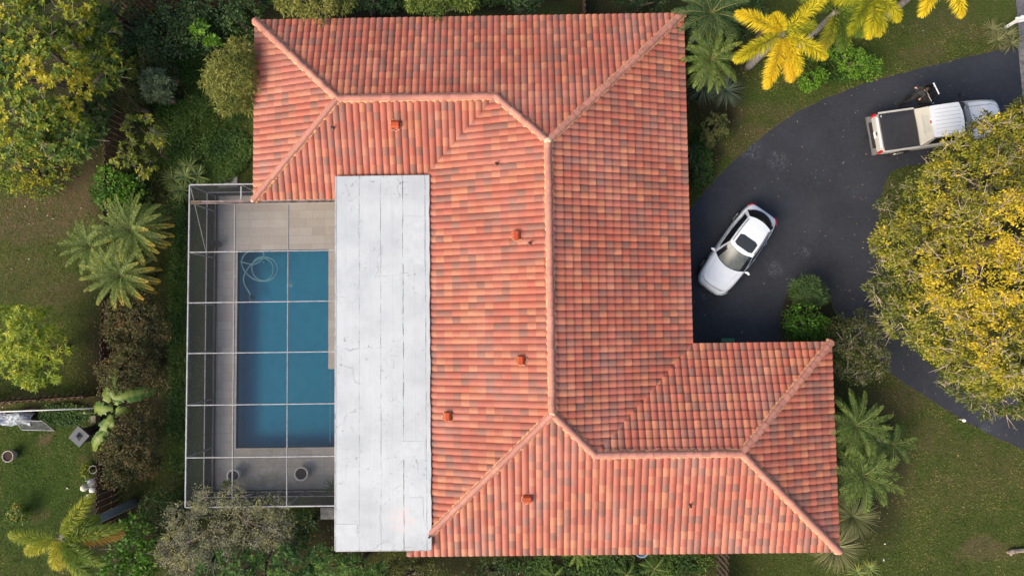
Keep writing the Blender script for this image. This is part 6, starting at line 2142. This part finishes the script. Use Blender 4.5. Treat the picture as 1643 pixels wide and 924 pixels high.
# grey-blue plastic sheet bundle and a leaning wire panel
def tarp():
    c = G(22, 672, .3)
    t = thing('plastic_sheet', 'crumpled pale blue plastic sheet heaped beside the pipe rail', 'tarp', (c.x, c.y, 0))
    n = 18
    V, Fc = [], []
    r = np.random.default_rng(4)
    for i in range(n + 1):
        for j in range(n + 1):
            x, y = (i / n - .5) * 1.75, (j / n - .5) * .62
            z = .30 + .13 * math.sin(3.1 * x + 4 * y) + .09 * abs(math.sin(7 * x - 5 * y)) + r.uniform(-.02, .02) - .35 * abs(2 * j / n - 1) ** 3 * .6
            V.append((x + r.uniform(-.02, .02), y + .06 * math.sin(5 * x) + r.uniform(-.02, .02), max(.02, z)))
    for i in range(n):
        for j in range(n):
            o = i * (n + 1) + j
            Fc.append((o, o + n + 1, o + n + 2, o + 1))
    o = mesh_obj('sheet', V, Fc, simple('pale_blue_plastic', (.34, .38, .43), .35, var=.2), t)
    m = o.modifiers.new('thickness', 'SOLIDIFY'); m.thickness = .012
tarp()
def wire_panel():
    c = G(62, 681, .25)
    t = thing('mesh_barrier', 'leaning wire mesh panel on the left lawn below the plastic sheet', 'mesh panel', (c.x, c.y, 0), rad(-2))
    P = [Vector(p) for p in ((-.95, -.30, .03), (.62, -.30, .03), (.36, .22, .55), (-.95, .22, .55))]
    bm = bmesh.new()
    for i in range(4):
        add_tube(bm, [P[i], P[(i + 1) % 4]], .018, 6)
    bm_obj('frame', bm, M['alu'], t)
    A, B = [], []
    for k in range(1, 22):
        s = k / 22
        A.append(P[0].lerp(P[1], s)); B.append(P[3].lerp(P[2], min(1, s + .12)))
        A.append(P[0].lerp(P[1], s)); B.append(P[3].lerp(P[2], max(0, s - .12)))
    tubes_mesh('mesh', np.array([tuple(p) for p in A]), np.array([tuple(p) for p in B]), .006, .006, M['greymetal'], t, 3)
wire_panel()

# dark square garden lantern with a pyramid cap
c = G(127, 700, 1.0)
t = thing('garden_lantern', 'dark grey square lantern post with pyramid top on the left lawn', 'lantern', (c.x, c.y, 0), rad(45 + 4))
M['slate'] = simple('dark_slate_paint', (.075, .082, .095), .55, var=.15)
bm = bmesh.new(); add_box(bm, (0, 0, .48), (.50, .50, .96)); bm_obj('body', bm, M['darktrim'], t, False, .01)
bm = bmesh.new()
for (w0, z0, w1, z1) in ((.74, .97, .70, 1.03), (.30, 1.03, .26, 1.06)):
    b0 = [bm.verts.new((sx * w0 / 2, sy * w0 / 2, z0)) for sx, sy in ((-1, -1), (1, -1), (1, 1), (-1, 1))]
    b1 = [bm.verts.new((sx * w1 / 2, sy * w1 / 2, z1)) for sx, sy in ((-1, -1), (1, -1), (1, 1), (-1, 1))]
    for i in range(4):
        bm.faces.new((b0[i], b0[(i + 1) % 4], b1[(i + 1) % 4], b1[i]))
    bm.faces.new(b1)
    bm.faces.new(b0[::-1])
bm_obj('roof', bm, M['slate'], t)
bm = bmesh.new()
b0 = [bm.verts.new((sx * .12, sy * .12, 1.062)) for sx, sy in ((-1, -1), (1, -1), (1, 1), (-1, 1))]
ap = bm.verts.new((0, 0, 1.20))
for i in range(4):
    bm.faces.new((b0[i], b0[(i + 1) % 4], ap))
bm_obj('finial', bm, M['slate'], t)

# white bits beside the fence: ball lamp, bags, hoop, pipe
c = G(136, 782, .45)
t = thing('ball_lamp', 'cream globe lamp on a short post beside the white bags', 'lamp', (c.x, c.y, 0))
bm = bmesh.new(); bmesh.ops.create_uvsphere(bm, u_segments=20, v_segments=12, radius=.165, matrix=Matrix.Translation((0, 0, .5))); bm_obj('globe', bm, simple('cream_globe', (.62, .58, .47), .35, var=.05), t, True)
bm = bmesh.new(); add_lathe(bm, [(.08, 0), (.05, .04), (.04, .35), (.07, .37), (0, .37)], 12); bm_obj('post', bm, M['white'], t, True)
def bag(px, py, sx, sy, sz, label, seed):
    c = G(px, py, sz * .5)
    bm = bmesh.new()
    bmesh.ops.create_icosphere(bm, subdivisions=3, radius=1, matrix=Matrix.Translation((0, 0, sz * .48)) @ Matrix.Diagonal((sx, sy, sz * .55, 1)))
    r = random.Random(seed)
    for v in bm.verts:
        f = 1 + .16 * math.sin(5 * v.co.x / sx + seed) * math.cos(4 * v.co.y / sy) + r.uniform(-.05, .05)
        v.co.x *= f; v.co.y *= f
        v.co.z = max(0, v.co.z)
    o = bm_obj('plastic_bag', bm, M['white'], None, True)
    o.location = (c.x, c.y, 0)
    return tag(o, label, 'bag', 'white bags by the left fence')
bag(147, 773, .16, .15, .34, 'crumpled white bag just above the cream globe lamp', 1)
bag(148, 786, .15, .12, .22, 'flattish white bag right of the cream globe lamp', 2)
bag(143, 795, .15, .10, .2, 'white bag lowest of the pile next to the leaning palm', 3)
c = G(149, 753, .6)
bm = bmesh.new()
add_tube(bm, [(.18 * math.cos(a), .18 * math.sin(a), .6) for a in [2 * math.pi * k / 28 for k in range(29)]], .012, 6, False)
for a in (0, 2.1, 4.2):
    add_tube(bm, [(.18 * math.cos(a), .18 * math.sin(a), .6), (.08 * math.cos(a), .08 * math.sin(a), 0)], .009, 6)
o = bm_obj('wire_hoop', bm, M['alu'], None); o.location = (c.x, c.y, 0)
tag(o, 'round white wire plant hoop at the left fence line', 'plant support')
SG = 'white stakes along the lower left fence'
for k, (px, py, lab) in enumerate(((152, 766, 'uppermost white stake beside the lower left fence'), (152, 778, 'white stake level with the cream globe lamp'), (151, 791, 'lowest white stake beside the lower left fence'))):
    c = G(px + 14, py - 4, 0)
    bm = bmesh.new(); add_tube(bm, [(0, 0, 0), (-.05, 0, 1.25)], [.022, .02], 8)
    o = bm_obj('stake', bm, M['white'], None, True); o.location = (c.x, c.y, 0)
    tag(o, lab, 'stake', SG)
a, b = G(160, 617, 1.5), G(183, 624, 1.5)
bm = bmesh.new(); add_tube(bm, [(0, 0, 1.5), (b.x - a.x, b.y - a.y, 1.5)], .028, 8); add_tube(bm, [(b.x - a.x, b.y - a.y, 1.5), (b.x - a.x + .02, b.y - a.y, 0)], .028, 8)
o = bm_obj('clothes_post', bm, M['white'], None, True); o.location = (a.x, a.y, 0)
tag(o, 'thin white bent pole beside the banana plant', 'pole')
c = G(152, 672, .3)
bm = bmesh.new(); add_box(bm, (0, 0, .2), (.2, .3, .4)); add_box(bm, (0, 0, .41), (.24, .34, .03))
o = bm_obj('wooden_box', bm, simple('pale_worn_wood', (.24, .19, .13), .8, var=.3), None, False, .01); o.location = (c.x, c.y, 0)
tag(o, 'small worn wooden box at the foot of the banana plant', 'box')
for px, py, lab in ((108, 783, 'white scrap on the left lawn near the globe lamp'), (1420, 872, 'white paper scrap on the right lawn below the fountain grass'), (1418, 898, 'lower white paper scrap on the right lawn'), (1170, 196, 'white pebble in the bed by the right roof edge')):
    c = G(px, py, .05)
    bm = bmesh.new(); bmesh.ops.create_icosphere(bm, subdivisions=1, radius=.045, matrix=Matrix.Translation((0, 0, .055)) @ Matrix.Rotation(random.uniform(0, 3), 4, 'Z') @ Matrix.Diagonal((1.3, .7, .4, 1)))
    o = bm_obj('litter_scrap' if 'pebble' not in lab else 'pebble', bm, M['white']); o.location = (c.x, c.y, 0)
    tag(o, lab, 'scrap' if 'pebble' not in lab else 'pebble')

# white mailbox post at the street
c = G(1613, 45, 0)
t = thing('mailbox_post', 'white timber mailbox post with arm at the street corner', 'mailbox', (c.x, c.y, 0), rad(-2))
bm = bmesh.new(); add_box(bm, (0, 0, .56), (.12, .12, 1.14)); bm_obj('post', bm, M['white'], t, False, .008)
bm = bmesh.new(); add_box(bm, (.28, 0, 1.02), (1.0, .10, .10)); bm_obj('arm', bm, M['white'], t, False, .008)
bm = bmesh.new(); add_bar(bm, (.06, 0, .62), (.46, 0, .96), .08); bm_obj('brace', bm, M['white'], t)
bm = bmesh.new()
sec = [(-.1, 0), (.1, 0)] + [(.1 * math.cos(a), .12 + .1 * math.sin(a)) for a in [math.pi * k / 8 for k in range(9)]]
r0 = [bm.verts.new((.42, y, 1.075 + z)) for y, z in sec]
r1 = [bm.verts.new((.95, y, 1.075 + z)) for y, z in sec]
for i in range(len(sec)):
    bm.faces.new((r0[i], r0[(i + 1) % len(sec)], r1[(i + 1) % len(sec)], r1[i]))
bm.faces.new(r0[::-1]); bm.faces.new(r1)
bm_obj('mailbox', bm, M['darktrim'], t)
bm = bmesh.new(); add_bar(bm, (-.06, 0, 1.15), (.10, 0, 1.15), .16, .03); bm_obj('post_cap', bm, M['white'], t)

# green bin half under the garage eave
c = G(1168, 547, 1.0)
t = thing('green_bin', 'green wheeled bin mostly hidden under the garage eave', 'bin', (c.x, c.y - .22, 0))
bm = bmesh.new()
for (w, dd, z), (w2, d2, z2) in (((.46, .42, .06), (.58, .60, .98)),):
    q = ((-1, -1), (1, -1), (1, 1), (-1, 1))
    b0 = [bm.verts.new((x * w / 2, y * dd / 2, z)) for x, y in q]; b1 = [bm.verts.new((x * w2 / 2, y * d2 / 2, z2)) for x, y in q]
    for i in range(4):
        bm.faces.new((b0[i], b0[(i + 1) % 4], b1[(i + 1) % 4], b1[i]))
    bm.faces.new(b0[::-1]); bm.faces.new(b1)
M['bin'] = simple('green_bin_plastic', (.035, .16, .085), .5)
bm_obj('body', bm, M['bin'], t)
bm = bmesh.new(); add_box(bm, (0, .01, 1.01), (.62, .68, .05)); bm_obj('lid', bm, M['bin'], t, False, .02)
for s in (-1, 1):
    bm = bmesh.new(); add_lathe(bm, [(0, -.03), (.1, -.03), (.1, .03), (0, .03)], 16); bm.transform(Matrix.Translation((s * .25, -.24, .1)) @ Matrix.Rotation(math.pi / 2, 4, 'Y')); bm_obj('wheel', bm, M['rubber'], t)

# blue tub against the bottom wall
c = G(1030, 889, .5)
t = thing('blue_tub', 'pale blue round tub peeping out under the bottom eave', 'tub', (c.x, c.y + .18, 0))
bm = bmesh.new(); add_lathe(bm, [(0, .02), (.25, .02), (.30, .48), (.33, .5), (.33, .53), (.29, .53), (.25, .1), (0, .1)], 24); bm_obj('tub', bm, simple('pale_blue_plastic_tub', (.22, .32, .45), .45), t, True)

# sawn log on the right lawn
c = G(1626, 884, .1)
bm = bmesh.new()
add_tube(bm, [(-.28, -.06, .10), (-.05, .0, .12), (.25, .03, .10), (.62, .05, .09)], [.06, .11, .10, .12], 12)
add_tube(bm, [(-.05, .0, .12), (-.12, -.2, .06)], [.07, .04], 8)
for v in bm.verts:
    v.co += Vector((random.uniform(-.012, .012), random.uniform(-.012, .012), random.uniform(-.012, .012)))
o = bm_obj('driftwood_log', bm, simple('bleached_log', (.30, .24, .18), .85, var=.4, scale=16)); o.location = (c.x, c.y, 0)
tag(o, 'bleached tree stump log lying on the lower right lawn', 'log')

# white marker light at the drive edge
c = G(1537, 672, 0)
t = thing('path_light', 'small white path light at the lower drive edge', 'path light', (c.x, c.y, 0))
bm = bmesh.new(); add_tube(bm, [(0, 0, 0), (0, 0, .42)], .018, 8); bm_obj('stake', bm, M['white'], t, True)
bm = bmesh.new(); add_lathe(bm, [(.05, .40), (.085, .42), (.085, .47), (.05, .53), (0, .55)], 14); bm_obj('lamp_head', bm, M['white'], t, True)
# white camera ball at the enclosure corner
c = G(289, 808, 2.3)
t = thing('security_light', 'small white ball light on the lower left enclosure post', 'light', (cxl - .12, cy_b + .12, 2.3))
bm = bmesh.new(); bmesh.ops.create_uvsphere(bm, u_segments=12, v_segments=8, radius=.07); bm_obj('globe', bm, M['white'], t, True)
bm = bmesh.new(); add_bar(bm, (0, 0, 0), (.12, -.10, .02), .03); bm_obj('bracket', bm, M['white'], t)
# potted spiky plant under the flat roof edge
rosette('spiky_plant', 'dark spiky plant under the flat roof edge at the lower deck', 'plant', [(534, 783, .9)], F['darkgreen'], n=36, length=.55, width=.03, tint0=.35, elev=(60, 0), droop=.15)
broad_plant('sprout', 'yellow green sprout growing in the deck corner pot', 'plant', [(366, 776, 7, .75, .8), (380, 800, 8, .6, .8)], F['sapling'], leaf=(.12, .06), density=24, per=6, spread=.1, tint0=.5, trunk_r=.015)
